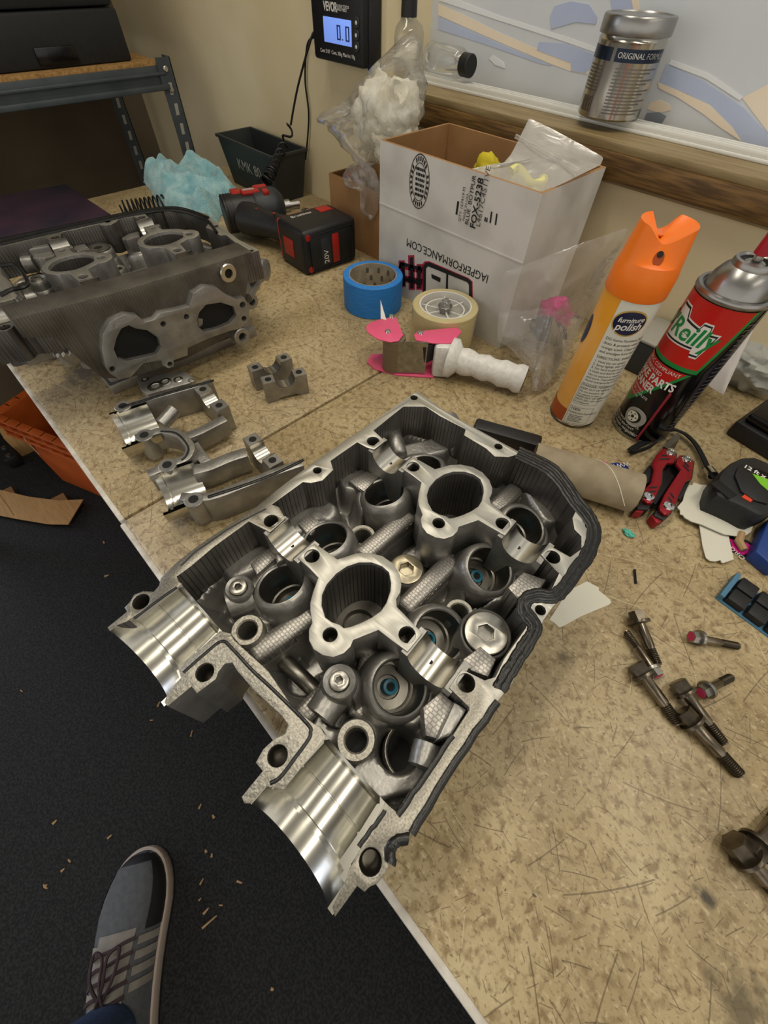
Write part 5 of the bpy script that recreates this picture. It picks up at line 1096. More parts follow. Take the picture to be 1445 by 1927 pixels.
# ---------------------------------------------------------------- camshaft caps and carrier
Z1 = ((180, 640), 3.284)
def ucap(par, A, B, z1, r, th, ext=.008, z0=.0, mat='alu_cast', name='cap_block'):      # U-shaped bearing cap between two bolt pads
    A, B = Vector(A), Vector(B); d = (B-A); L = d.length; c = (A+B)/2; hw = L/2+ext
    prof = [(-hw, z0), (-hw*.55, z0), (-hw*.4, z0+.004), (hw*.4, z0+.004), (hw*.55, z0), (hw, z0), (hw, z1), (r, z1)] + [(r*math.cos(t), z1+r*math.sin(t)) for t in [-(i/12)*math.pi for i in range(1, 12)]] + [(-r, z1), (-hw, z1)]
    T = frame((c.x, c.y, 0), (d.x, d.y, 0), (0, 0, 1)); b = MB(); b.prism(prof, -th/2, th/2, T); o = wp(b, name, mat, par, smooth=30)
    for s_ in (-1, 1):
        b = MB(); b.cyl(.0042, z1-.002, z1+.0002, 16, T3(c.x+s_*d.normalized().x*L/2, c.y+s_*d.normalized().y*L/2)); wp(b, 'bolt_hole', 'hole', o, par)
    b = MB(); vs = []
    for i in range(13):
        t = -math.pi*i/12; vs += [(r*.96*math.cos(t), z1+r*.96*math.sin(t), -th*.5-.0001), (r*.96*math.cos(t), z1+r*.96*math.sin(t), th*.5+.0001)]
    b.add(vs, [(2*i, 2*i+1, 2*i+3, 2*i+2) for i in range(12)], T); wp(b, 'bearing_face', 'alu_saddle', o, par, smooth=60)
    return o
def zu(x, y, z=0.0): q = zpoly(*Z1, [(x, y)])[0]; return U(q[0], q[1], z)
for k, (a, c, lb) in enumerate((((1065, 242), (1255, 197), 'nearer of two small aluminium camshaft caps standing on the bench by the seam'), ((985, 167), (1162, 106), 'farther of two small aluminium camshaft caps, behind its twin'))):
    A, B = zu(*a, .030), zu(*c, .030); m_ = (A+B)/2; r = root('camshaft_cap', lb, 'camshaft cap', (m_.x, m_.y, 0), 'loose camshaft caps')
    ucap(r, A, B, .030, .0125, .016)
cc_ = root('cam_carrier', 'twin-bore aluminium camshaft carrier casting lying open side up between the two cylinder heads', 'camshaft carrier', zu(560, 650))
ZT = .036
def htrough(L0, L1, R0, R1, ext=.0):
    l0, l1, r0, r1 = [zu(*q, ZT) for q in (L0, L1, R0, R1)]
    f = (l0+r0)/2; bk = (l1+r1)/2; ax_ = (bk-f); Ln = ax_.length; rad = ((r0-l0).length + (r1-l1).length)/4; perp = 1
    rad = abs(((r1-l1)).cross(ax_.normalized()).length)/2; radf = abs(((r0-l0)).cross(ax_.normalized()).length)/2
    rad = (rad+radf)/2
    T = frame(f, Vector((ax_.y, -ax_.x, 0)), (0, 0, 1))      # x across, y up, z = -axis
    prof = [(rad*1.10, 0), (rad*1.10, Ln*.12), (rad*1.02, Ln*.13), (rad*1.02, Ln*.17), (rad*1.10, Ln*.18), (rad*1.10, Ln*.24), (rad, Ln*.25), (rad, Ln)]
    out = [(rad+.004, Ln), (rad+.006, 0), (rad*1.10, 0)]
    b = MB(); b.lathe(prof+out, 28, None, -math.pi, 0); b.v = [(x, y, -z) for x, y, z in b.v]
    vv = b.v; b.v = []; b2 = MB(); b2.v = [tuple(T @ Vector(p)) for p in vv]; b2.f = b.f
    mz = min(p[2] for p in b2.v); b2.v = [(x, y, max(z, .0005)) for x, y, z in b2.v]
    return wp(b2, 'bearing_bore', 'alu_polish', cc_, smooth=28, merge=False)
htrough((62, 470), (315, 405), (185, 655), (395, 560))
htrough((315, 835), (590, 780), (450, 1065), (690, 935))
def strip(pts, w_, z0, z1, mat, nm, bev=.0008):
    P = [zu(*p, z1) for p in pts]; P = smoothline(P, 4); L_, R__ = [], []
    for i, p in enumerate(P):
        t = (P[min(i+1, len(P)-1)]-P[max(i-1, 0)]).normalized(); n_ = Vector((-t.y, t.x, 0))*w_/2; L_.append(p+n_); R__.append(p-n_)
    return wp(plate_mesh([[(p.x, p.y) for p in L_ + R__[::-1]]], [], z0, z1, bev), nm, mat, cc_)
strip([(120, 425), (240, 385), (420, 335), (600, 285), (715, 245)], .007, .0, ZT, 'alu_cast', 'side_wall'); strip([(150, 415), (420, 332), (730, 246)], .0035, ZT, ZT+.0012, 'rtv', 'gasket_strip')
strip([(520, 965), (700, 965), (900, 895), (1100, 815), (1275, 755)], .010, .0, ZT, 'alu_cast', 'side_wall'); strip([(690, 968), (900, 900), (1100, 825), (1285, 738)], .0032, ZT, ZT+.0012, 'rtv', 'gasket_strip')
strip([(240, 600), (330, 575), (400, 555), (470, 565), (530, 590), (580, 650), (575, 695), (545, 730), (450, 765), (380, 800), (320, 825)], .010, .012, ZT, 'alu_cast', 'front_bridge'); strip([(400, 562), (500, 575), (570, 655), (560, 710), (530, 740)], .002, ZT, ZT+.0008, 'rtv', 'gasket_strip')
strip([(560, 590), (640, 560), (740, 510), (800, 480)], .012, .008, ZT-.006, 'alu_cast', 'link_arm'); strip([(600, 800), (700, 775), (820, 725), (930, 690)], .014, .006, ZT-.006, 'alu_cast', 'link_arm')
strip([(600, 640), (640, 700), (690, 760)], .012, .004, ZT-.012, 'alu_cast', 'link_arm')
A, B = zu(662, 303, ZT), zu(762, 402, ZT); ucap(cc_, A, B, ZT, .0115, .016); A, B = zu(970, 613, ZT), zu(1092, 742, ZT); ucap(cc_, A, B, ZT, .013, .016)
for (px, py) in ((168, 408), (300, 588), (442, 772), (605, 985)):
    p = zu(px, py, ZT); b = MB(); b.cyl(.0095, .006, ZT+.0005, 20, T3(p.x, p.y), .0008); o = wp(b, 'bolt_boss', 'alu_cast', cc_); b = MB(); b.cyl(.0048, ZT, ZT+.0008, 16, T3(p.x, p.y)); wp(b, 'bolt_hole', 'hole', o, cc_)
b = MB(); p0, p1 = zu(410, 520, .02), zu(490, 430, .026); b.tube([p0, p1], .008, 12); wp(b, 'oil_pipe', 'alu_cast', cc_)
P = [zu(x, y, .022) for x, y in [(258, 245), (300, 228), (545, 183), (610, 235), (590, 262), (320, 335), (275, 300)]]
wp(plate_mesh([[(p.x, p.y) for p in P]], [], .0, .022, .002), 'side_pad', 'alu_cast', cc_)
for (px, py, r) in ((305, 245, .005), (590, 248, .004), (430, 258, .008), (510, 243, .006), (370, 285, .010)):
    p = zu(px, py, .022); b = MB(); b.lathe([(r, .0002), (r*.8, .0008), (r*.5, .0008), (r*.4, -.001), (0, -.001)], 16, T3(p.x, p.y, .022)); wp(b, 'machined_spot', 'alu_polish', cc_)

# ---------------------------------------------------------------- right side of the bench
def upl(name, pts, z0, z1, mat, lbl=None, cat=None, par=None, org=None, bev=.0, top=None, grp=None, zz=None):
    q = zpoly(*org, pts) if org else pts; P = [U(*p, z1 if zz is None else zz) for p in q]
    me = plate_mesh([[(p.x, p.y) for p in P]], [], z0, z1, bev)
    if par: return wp(me, name, mat, par, top)
    o = link(name, me, mat, None, 35); return tag(o, lbl, cat, grp)
Z8 = ((960, 780), 2.979); Z5 = ((1200, 800), 5.898)
# grey box, paper sleeve, crumpled wrap, black case
g0 = U(1160, 688); gh = .048
gb = root('grey_box', 'flat grey plastic box behind the two spray cans', 'box', (g0.x+.06, g0.y+.05, 0))
b = MB(); b.bbox(g0.x, g0.x+.10, g0.y, .690, 0, gh-.004, .003); wp(b, 'box_body', 'dark_plastic', gb); b = MB(); b.bbox(g0.x-.001, g0.x+.101, g0.y-.001, .691, gh-.004, gh, .0015); wp(b, 'box_lid', 'tray_gray', gb)  # shadow on the front put into the darker body colour, lid lighter
s0, s1 = U(1317, 716, .03), U(1361, 743, .03); t0, t1 = UY(1404, 598, .665), UY(1436, 580, .665)
b = MB(); P = [s0, s1, s1.lerp(t1, .5), t1, t0, s0.lerp(t0, .5)]; pillow(b, P, .004, (-.3, -.6, .7), .5, seed=8); o = b.build('paper_sleeve', 'paper_bag', None, 60); tag(o, 'long pale paper sleeve leaning behind the brake cleaner can', 'paper sleeve')
b = MB(); q = U(1425, 688, .03); blob(b, (q.x, q.y, .032), (.05, .032, .031), .35, 12, 11, 40, 26); o = b.build('crumpled_wrap', 'crumple', None, 50); tag(o, 'crumpled off-white plastic wrap behind the black case', 'wrap')
A = U(1362, 816); d1 = (U(1452, 872)-A).normalized(); d2 = Vector((-d1.y, d1.x, 0))
kb2 = root('black_case', 'black plastic case with white lettering at the right edge', 'case', A)
T = frame(A, d1, d2); b = MB(); b.bbox(0, .14, 0, .085, 0, .022, .004, T); wp(b, 'case_base', 'black_plastic', kb2); b = MB(); b.bbox(.004, .138, .006, .083, .0225, .034, .004, T); wp(b, 'case_lid', 'black_gloss', kb2)
text('case_lettering', 'DLA  V  1F', .012, 'ink_white', kb2, Matrix.Translation(-A) @ T @ frame((.050, .066, .0342), (1, 0, 0), (0, 1, 0))); text('case_lettering', 'L o i l s', .010, 'ink_white', kb2, Matrix.Translation(-A) @ T @ frame((.044, .048, .0342), (1, 0, 0), (0, 1, 0)))
# clear bag with pink contents beside the polish can
CB = [(948, 512), (962, 508), (1040, 478), (1100, 455), (1182, 428), (1165, 470), (1130, 540), (1100, 600), (1065, 665), (1040, 710), (1015, 738), (1000, 735), (1000, 700), (960, 655), (935, 640), (938, 590)]
def tilt(px, py):                           # sheet leaning from the bench front up towards the wall
    t = (735-py)/(735-428); y = .470 + .185*t; p = UY(px, py, y); return p
b = MB(); pts_ = []
for px, py in CB:
    t = (738-py)/310; z = .006 + .085*t; q = U(px, py, z)
    while q.y > .503 + max(0, q.x+.262): z += .002; q = U(px, py, z)
    pts_.append(q)
pillow(b, pts_, .010, (-.1, -.7, .7), .8, seed=12, rings=12, nb=72, back=.4); cb = b.build('clear_parts_bag', 'film_cloudy', None, 70); tag(cb, 'clear plastic bag with pink and blue contents beside the polish can', 'bag')
p = U(1045, 590, .045); b = MB(); blob(b, p, (.026, .016, .022), .3, 9, 3); b.build('pink_part', 'sticker_pink', cb, 80)
p = U(1030, 622, .032); b = MB(); blob(b, p, (.028, .010, .016), .4, 10, 5); b.build('blue_part', 'navy_dark', cb, 80)
p = U(985, 560, .05); b = MB(); blob(b, p, (.014, .008, .028), .3, 10, 5); b.build('brown_part', 'tube_in', cb, 80)
# kraft tube
tu = root('kraft_tube', 'empty kraft cardboard tube lying beside the near cylinder head', 'cardboard tube', U(1110, 920))
e0, e1 = U(1000, 868, .0215), U(1196, 928, .0215); ax_ = (e1-e0); Ln = ax_.length; T = Matrix.Translation(e0) @ Vector((0, 0, 1)).rotation_difference(ax_).to_matrix().to_4x4()
b = MB(); b.lathe([(.0200, 0), (.0215, 0), (.0215, Ln), (.0200, Ln), (.0200, 0)], 40, T); wp(b, 'tube_wall', 'tube_kraft', tu)
hp = [T @ Vector((.0216*math.cos(a), .0216*math.sin(a), Ln*(.18+a/7.0))) for a in [i*.12 for i in range(44)]]; b = MB(); b.tube(hp, .0005, 5); wp(b, 'spiral_seam', 'paper_white', tu)
q = U(950, 862, .012); b = MB(); b.bbox(-.05, .031, -.010, .010, 0, .020, .003, frame(U(962, 838, .0), U(1004, 850, 0)-U(920, 826, 0), (0, 1, 0))); o = b.build('black_bar', 'black_plastic', None, 40); tag(o, 'short black bar half hidden behind the near cylinder head', 'bar')
# stickers
upl('round_sticker', [(415,268),(440,256),(500,256),(545,268),(520,300),(450,300)], 0, .0006, 'sticker_pink', 'pink sticker peeking out behind the kraft tube', 'sticker', org=Z8)
st = root('blue_sticker', 'dark blue sticker with white web lettering behind the kraft tube', 'sticker', U(1160, 885)); upl('sticker_sheet', [(480,290),(600,268),(660,285),(670,325),(650,345),(560,330)], .0006, .0012, 'sticker_blue', par=st, org=Z8)
p = U(1152, 877, .0014); d_ = (U(1122, 882, .0014)-U(1172, 874, .0014)); text('sticker_lettering', 'WWW.CHR', .0085, 'ink_white', st, Matrix.Translation(-st.location) @ frame(p, d_, (d_.y*-1, d_.x, 0)), extrude=0)
upl('die_cut_sticker', [(220,1150),(265,1080),(320,990),(430,935),(500,972),(495,985),(560,1038),(566,1052),(555,1066),(400,1130),(290,1190),(272,1192),(245,1165)], 0, .0006, 'paper_white', 'white back of a sticker lying by the near cylinder head corner', 'sticker', org=Z8)
BIGS = [(440,910),(500,840),(520,760),(545,690),(575,662),(605,668),(620,635),(700,662),(760,665),(840,690),(880,780),(1060,860),(1160,905),(1220,960),(1270,1030),(1285,1100),(1260,1180),(1200,1222),(1100,1232),(960,1210),(820,1150),(720,1105),(600,1070),(520,1025),(505,1000),(470,985),(470,945)]
upl('die_cut_sticker', BIGS, .0062, .0072, 'paper_white', 'large white back of a sticker lying between multitool and tape measure', 'sticker', org=Z5)
upl('die_cut_sticker', [(680,1080),(860,1170),(1010,1235),(1065,1490),(950,1530),(930,1525),(920,1498),(860,1512),(800,1505),(760,1475),(750,1450),(720,1340)], .0030, .0038, 'paper_white', 'narrow white back of a sticker under the large one', 'sticker', org=Z5)
pk = root('pink_sticker', 'pink and black sticker poking out from under the white ones', 'sticker', U(1405, 1030)); upl('sticker_sheet', [(1010,1235),(1100,1255),(1215,1275),(1335,1365),(1265,1400),(1235,1440),(1170,1465),(1045,1400)], 0, .0010, 'ink_black', par=pk, org=Z5)
upl('pink_stripe', [(1020,1262),(1090,1275),(1140,1395),(1180,1405),(1215,1375),(1195,1300),(1320,1368),(1255,1392),(1235,1420),(1165,1440),(1060,1390)], .0010, .0014, 'sticker_pink', par=pk, org=Z5)
p = U(*zpoly(*Z5, [(1105, 1420)])[0], .0016); text('sticker_lettering', 'ORG', .0075, 'ink_white', pk, Matrix.Translation(-pk.location) @ frame(p, U(1380, 1030)-U(1400, 1048), (-1, -1, 0)), extrude=0)
upl('blue_block', [(1310,1400),(1360,1270),(1445,1060),(1560,960),(1560,1600),(1445,1512)], 0, .016, 'blue_plastic', 'glossy blue plastic block at the right edge', 'block', org=Z5, bev=.002)
b = MB(); b.tube([U(1400, 1035, .005), U(1390, 1018, .006), U(1396, 1002, .008)], [.0035, .004, .003], 8); o = b.build('wood_splinter', 'chip', None, 40); tag(o, 'brown wood splinter lying on the pink sticker', 'splinter')
# multitool
mt = root('multitool', 'folded red multitool with open blade beside the kraft tube', 'multitool', U(1250, 920))
LH = [(280,255),(360,258),(425,295),(432,340),(400,420),(330,420),(280,490),(270,640),(200,800),(160,865),(110,862),(62,825),(90,700),(150,630),(185,500),(165,420),(210,325)]
RH = [(470,330),(540,328),(628,398),(600,590),(535,625),(455,785),(440,840),(360,985),(300,990),(250,945),(240,900),(300,760),(380,640),(480,490),(425,425),(440,360)]
for q in (LH, RH): upl('handle_scale', q, .014, .018, 'tool_red', par=mt, org=Z5, bev=.0012)
for q in (LH, RH): upl('handle_liner', [(x+3, y+8) for x, y in q], .003, .014, 'black_plastic', par=mt, org=Z5)
for q in ([(165,430),(185,500),(150,630),(90,650),(50,590),(60,540),(120,450)], [(535,625),(590,610),(540,720),(470,830),(450,800)]): upl('grip_insert', q, .002, .013, 'black_plastic', par=mt, org=Z5, bev=.001)
upl('spring_gap', [(330,430),(420,430),(470,490),(380,620),(290,770),(200,880),(170,860),(270,650),(285,490)], .002, .010, 'black_gloss', par=mt, org=Z5)
for q in ([(62,835),(150,880),(120,940),(0,930),(-10,900)], [(245,955),(345,1005),(290,1055),(180,1000),(200,945)]): upl('end_cap', q, .002, .014, 'black_plastic', par=mt, org=Z5, bev=.001)
for q in ([(-10,925),(70,940),(60,970),(-30,960)], [(150,1000),(185,985),(250,1040),(310,1040),(240,1085),(200,1075)]): upl('red_end', q, .001, .012, 'tool_red', par=mt, org=Z5, bev=.001)
upl('knife_blade', [(285,240),(450,68),(466,100),(455,170),(402,275),(340,262)], .011, .0135, 'blade', par=mt, org=Z5)
upl('blade_bevel', [(330,262),(440,170),(455,150),(402,275)], .0136, .0139, 'steel_dark', par=mt, org=Z5)
for (x, y) in ((370,297),(545,372),(122,792),(342,897)):
    p = U(*zpoly(*Z5, [(x, y)])[0], .018); b = MB(); b.lathe([(.0058, .0), (.0052, .0014), (.0028, .0016), (.0022, .0006), (0, .0006)], 18, T3(p.x, p.y, .018)); wp(b, 'rivet', 'chrome', mt)
for (x, y, w_, ds) in ((300,335,60,(1,.05)),(300,375,110,(1,-.02)),(545,435,70,(.7,.75)),(540,475,100,(.7,.75)),(175,690,85,(1,-.05)),(160,735,80,(1,-.05)),(385,780,70,(.6,.8)),(360,825,70,(.6,.8))):
    l = math.hypot(*ds); q = stroke((x-ds[0]/l*w_/2, y-ds[1]/l*w_/2), (x+ds[0]/l*w_/2, y+ds[1]/l*w_/2), 8); upl('handle_slot', q, .0179, .0184, 'black_plastic', par=mt, org=Z5)
# tape measure and its wrist strap
tm_ = root('tape_measure', 'black tape measure with green label and wrist strap at the right edge', 'tape measure', U(1420, 960))
TMO = [(868,690),(905,560),(960,480),(1060,395),(1160,350),(1300,340),(1445,400),(1560,480),(1620,620),(1620,900),(1500,960),(1400,1000),(1330,985),(1200,915),(1060,850),(880,775)]
upl('case_shell', TMO, 0, .034, 'measure_black', par=tm_, org=Z5, bev=.005)
upl('face_ring', [(1080,560),(1110,470),(1200,410),(1330,400),(1460,450),(1560,560),(1580,700),(1540,820),(1440,870),(1300,830),(1150,730)], .034, .0365, 'black_plastic', par=tm_, org=Z5, bev=.001)
upl('green_label', [(1275,538),(1445,600),(1500,640),(1500,740),(1440,718),(1360,650)], .0365, .0370, 'green_label', par=tm_, org=Z5); upl('black_label', [(1280,478),(1330,480),(1500,560),(1500,628),(1290,540)], .0365, .0369, 'black_gloss', par=tm_, org=Z5)
p = U(*zpoly(*Z5, [(1370, 552)])[0], .0372); dx_ = (U(*zpoly(*Z5, [(1440, 590)])[0], .0372)-U(*zpoly(*Z5, [(1290, 510)])[0], .0372)); text('label_lettering', '12 ft x 1/2', .0085, 'ink_white', tm_, Matrix.Translation(-tm_.location) @ frame(p, dx_, (-dx_.y, dx_.x, 0)), extrude=0, bold=.0002)
upl('lock_button', [(1155,795),(1215,738),(1322,795),(1255,852)], .034, .0352, 'orange_mark', par=tm_, org=Z5, bev=.0004)
upl('lower_lip', [(1060,862),(1200,930),(1330,1010),(1390,1030),(1450,1000),(1400,1000),(1200,915)], .0, .012, 'black_gloss', par=tm_, org=Z5)
p = U(*zpoly(*Z5, [(950, 715)])[0], .0342); b = MB(); b.bbox(-.011, .011, -.006, .006, -.001, .001, .0005, T3(p.x, p.y, .0342, -.3)); wp(b, 'strap_slot', 'hole', tm_)
SP = [(868,610,.020),(820,550,.012),(780,480,.008),(720,350,.006),(640,210,.006),(540,110,.007),(440,60,.010),(380,48,.012),(300,70,.010),(220,120,.006),(120,170,.004),(20,215,.004),(-60,265,.004),(-95,300,.004),(-70,325,.004),(20,300,.004),(120,260,.004),(200,200,.006),(240,130,.008),(262,95,.012)]
P = smoothline([U(*zpoly(*Z5, [(x, y)])[0], z) for x, y, z in SP], 5); b = MB()
wv = [Vector((0, 0, .0065)) if i > 62 else Vector((0, 0, .002)) + (lambda t: Vector((-t.y, t.x, 0))*.0075)((P[min(i+1, len(P)-1)]-P[max(i-1, 0)]).normalized()) for i in range(len(P))]
P = [p + Vector((0, 0, .0035)) if i > 62 else p for i, p in enumerate(P)]
b.ribbon(P, wv, .0016); wp(b, 'wrist_strap', 'strap', tm_, smooth=60)
A, B = U(*zpoly(*Z5, [(785, 490)])[0], .010), U(*zpoly(*Z5, [(838, 560)])[0], .014); b = MB(); b.tube([A, A.lerp(B, .5), B], .0052, 12); wp(b, 'strap_ferrule', 'chrome', tm_)
# stick-on wheel weights
ww = root('wheel_weights', 'strip of black stick-on wheel weights with blue backing at the right edge', 'wheel weights', U(1400, 1140))
w0, wt, we = U(1354, 1131), U(1396, 1098), U(1443, 1197); da = (we-w0).normalized(); dc = (wt-w0); sz = dc.length/2; dc = dc.normalized()
b = MB(); T = frame(w0, da, dc); b.box(-.004, 7*sz, -.001, 2*sz+.001, 0, .0012, T); wp(b, 'backing_tape', 'weight_tape', ww, smooth=None)
b = MB(); b.box(-.0045, -.0005, 0, 2*sz, .0012, .0075, T); wp(b, 'foam_edge', 'weight_tape', ww, smooth=None)
for i in range(7):
    for j in range(2):
        b = MB(); b.bbox(i*sz+.0012, (i+1)*sz-.0012, j*sz+.0010, (j+1)*sz-.0010, .0012, .009, .0012, T); wp(b, 'weight_segment', 'weight_black', ww)
# bolts
def bolt(h_, t_, rs, lbl, big=True, zlift=0.0, pink=False, zt=None):
    fr = rs*2.15; A = U(*h_, fr+zlift); B = U(*t_, (rs if zt is None else zt)+zlift*.6); d = (B-A); L = d.length; T = Matrix.Translation(A) @ Vector((0, 0, 1)).rotation_difference(d).to_matrix().to_4x4()
    r = root('flange_bolt', lbl, 'bolt', A, 'loose flange bolts')
    b = MB(); b.prism([(rs*1.62*math.cos(i*math.pi/3), rs*1.62*math.sin(i*math.pi/3)) for i in range(6)], -rs*2.2, 0, T); b.lathe([(0, -rs*2.25), (rs*1.2, -rs*2.25), (rs*1.38, -rs*2.19)], 18, T); wp(b, 'hex_head', 'steel_dark' if big else 'zinc', r, smooth=25)
    b = MB(); b.lathe([(rs, -.001), (fr*.98, -.0012), (fr, 0), (fr, .0012), (rs, .0022)], 24, T); wp(b, 'flange', 'steel_dark' if big else 'zinc', r)
    b = MB(); k = .58 if big else .5; b.lathe([(rs, 0), (rs, L*k), (rs*.86, L*k+.001), (rs*.84, L)], 20, T); wp(b, 'shank', 'steel_bolt', r)
    b = MB(); n_ = int((L*(1-k)-.002)/.0014); pr = []
    for i in range(n_): z = L*k+.002+i*.0014; pr += [(rs*.82, z), (rs*1.0, z+.0007)]
    pr += [(rs*.8, L-.0005), (0, L)]; b.lathe(pr, 16, T); wp(b, 'thread', 'thread', r, smooth=60)
    if pink: b = MB(); b.cyl(rs*1.2, -rs*2.3, -rs*2.24, 16, T); wp(b, 'paint_mark', 'pink_mark', r)
bolt((1203,1170),(1237,1252),.0042,'upright-pointing dark flange bolt at the top of the bolt pile'); bolt((1228,1258),(1178,1188),.0031,'thin bolt with its pale head lying across two dark bolts',False,.003,True)
bolt((1210,1270),(1277,1362),.0043,'dark flange bolt at the left of the pile, thread pointing lower right'); bolt((1289,1303),(1362,1400),.0042,'middle dark flange bolt of the pile, overlapping the pale-headed one',True,.002); bolt((1303,1360),(1392,1458),.0046,'longest dark flange bolt, lowest of the pile')
bolt((1330,1298),(1376,1274),.0034,'short pale bolt with pink paint wedged under the middle dark bolt',False,0,True); bolt((1316,1201),(1389,1216),.0034,'short bolt with pink painted head lying apart by the wheel weights',False,0,True)
bolt((1405,1612),(1470,1690),.0052,'dark bolt at the right edge with its head towards the pile'); bolt((1424,1592),(1475,1520),.0050,'dark bolt at the right edge pointing away, beside the black stain')
# small scraps on the bench
b = MB(); b.tube([U(1194, 1072, .0012), U(1196, 1098, .0012)], .0012, 6); o = b.build('black_rod', 'black_plastic', None); tag(o, 'tiny straight black rod lying alone on the bench', 'scrap')
b = MB(); p = U(1183, 1003, .002); blob(b, p, (.006, .0035, .0018), .6, 14, 4); o = b.build('teal_scrap', 'teal', None, 60); tag(o, 'small crumbled teal scrap on the bench', 'scrap')
b = MB(); p = U(1432, 1062, .002); blob(b, p, (.005, .004, .002), .5, 14, 9); o = b.build('tan_scrap', 'chip', None, 60); tag(o, 'small tan crumb beside the blue block', 'scrap')

# ---------------------------------------------------------------- floor: cardboard, crate, chips
cp = [(-40, 915), (0, 922), (55, 935), (110, 942), (157, 940), (128, 987), (90, 986), (30, 976), (-40, 962)]
P = [U(*p, ZF+.02) for p in cp]; me = plate_mesh([[(p.x, p.y) for p in P]], [], ZF+.017, ZF+.021); o = link('cardboard_flap', me, 'kraft_light'); tag(o, 'torn flat piece of brown cardboard lying on the dark floor', 'cardboard')
b = MB(); b.tube([P[1].lerp(P[8], .1)+Vector((0, 0, .0012)), P[1].lerp(P[7], .9)+Vector((0, 0, .0012))], .0008, 5); wp_o = b.build('crease', 'kraft_in', o)
for k in (0, 4):
    b = MB(); c = sum(P, Vector())/len(P); q = c.lerp(P[k], .5); b.box(q.x-.03, q.x+.03, q.y-.03, q.y+.03, ZF, ZF+.017); b.build('folded_layer', 'kraft_in', o, None)
k0 = U(118, 904, ZF); cr = root('plastic_crate', 'orange plastic crate with ribbed rim under the bench', 'crate', (k0.x, k0.y+.12, ZF))
q0, q1 = U(118, 904, ZF), U(198, 938, ZF); dx_ = (q1-q0).normalized(); T = frame(q0, dx_, (-dx_.y, dx_.x, 0)); LX, LY = .40, .30
ch = .30
for nm, a in (('end_wall', (0, .008, 0, LY, 0, ch)), ('end_wall', (LX-.008, LX, 0, LY, 0, ch)), ('side_wall', (.008, LX-.008, LY-.008, LY, 0, ch)), ('floor_panel', (.008, LX-.008, .008, LY-.008, 0, .01)), ('side_wall', (.008, LX-.008, 0, .008, 0, ch*.72))):
    b = MB(); b.bbox(*a, .002, T); wp(b, nm, 'crate', cr)
for z in (ch, ch-.03, ch-.06):
    b = MB(); b.bbox(-.022, 0, -.005, LY, z-.006, z, .001, T); wp(b, 'rim_rib', 'crate', cr); b = MB(); b.bbox(-.005, LX, -.022, 0, z-.006, z, .001, T); wp(b, 'rim_rib', 'crate', cr)
for k in range(9):
    b = MB(); b.bbox(k*.045, k*.045+.005, -.020, 0, ch-.06, ch, .001, T); wp(b, 'rim_web', 'crate', cr); b = MB(); b.bbox(-.020, 0, k*.034, k*.034+.005, ch-.06, ch, .001, T); wp(b, 'rim_web', 'crate', cr)
b = MB(); p = T @ Vector((.06, -.012, ch-.075)); b.bbox(-.022, .022, -.001, .001, -.04, .02, .0006, Matrix.Translation(p)); o = b.build('paper_tag', 'tag_paper'); tag(o, 'small buff paper tag hanging on the orange crate', 'tag')
dp = U(38, 880, ZF); o = root('low_dolly', 'low black dolly frame beside the orange crate', 'dolly', (dp.x-.1, dp.y, ZF)); b = MB(); b.bbox(dp.x-.35, dp.x, dp.y-.02, dp.y+.02, ZF+.01, ZF+.05, .004); wp(b, 'frame_bar', 'black_plastic', o)
for k in (0, 1): b = MB(); b.cyl(.008, 0, .004, 12, T3(dp.x-.015-.05*k, dp.y, ZF+.05)); wp(b, 'frame_bolt', 'chrome', o); b = MB(); b.cyl(.012, -.01, .01, 14, T3(dp.x-.02-.3*k, dp.y+.0, ZF+.012, 0, math.pi/2)); wp(b, 'caster', 'black_gloss', o)
b = MB(); b.bbox(dp.x-.34, dp.x-.05, dp.y+.022, dp.y+.10, ZF, ZF+.09, .002); o = b.build('kraft_carton', 'kraft_light'); tag(o, 'flat brown carton standing behind the low black dolly', 'carton')
rn = random.Random(11)
Zf = ((0, 1500), 3.141)
chips = zpoly(*Zf, [(320,148),(645,235),(368,432),(265,530),(1250,345),(1215,320),(1190,500),(1180,605),(1305,640),(1235,740),(1215,675),(1180,55),(1260,115)]) + [(298,1325),(285,1355),(200,1083),(195,1020),(512,1862),(388,1012),(85,1668),(130,1620),(360,1380),(40,1300),(450,1660)]
for px, py in chips:
    p = U(px, py, ZF+.002); L_ = rn.uniform(.006, .014) if (px, py) != chips[9] else .030; a = rn.uniform(0, 3.1); b = MB(); w_ = rn.uniform(.0015, .003)
    b.add([(-L_/2, -w_, 0), (L_/2, -w_*.6, 0), (L_/2, w_*.6, 0), (-L_/2, w_, 0), (-L_*.4, -w_*.6, .002), (L_*.45, -w_*.5, .0025), (L_*.4, w_*.4, .002), (-L_*.45, w_*.7, .003)], [(0,3,2,1),(4,5,6,7),(0,1,5,4),(1,2,6,5),(2,3,7,6),(3,0,4,7)], Matrix.Rotation(a, 4, 'Z'))
    o = b.build('wood_chip', 'chip', None, None); o.location = (p.x, p.y, ZF); tag(o, 'small pale wood chip scattered on the dark floor' if (px, py) != chips[9] else 'longest pale wood splinter on the floor beside the shoe', 'wood chip', 'wood chips on the floor')

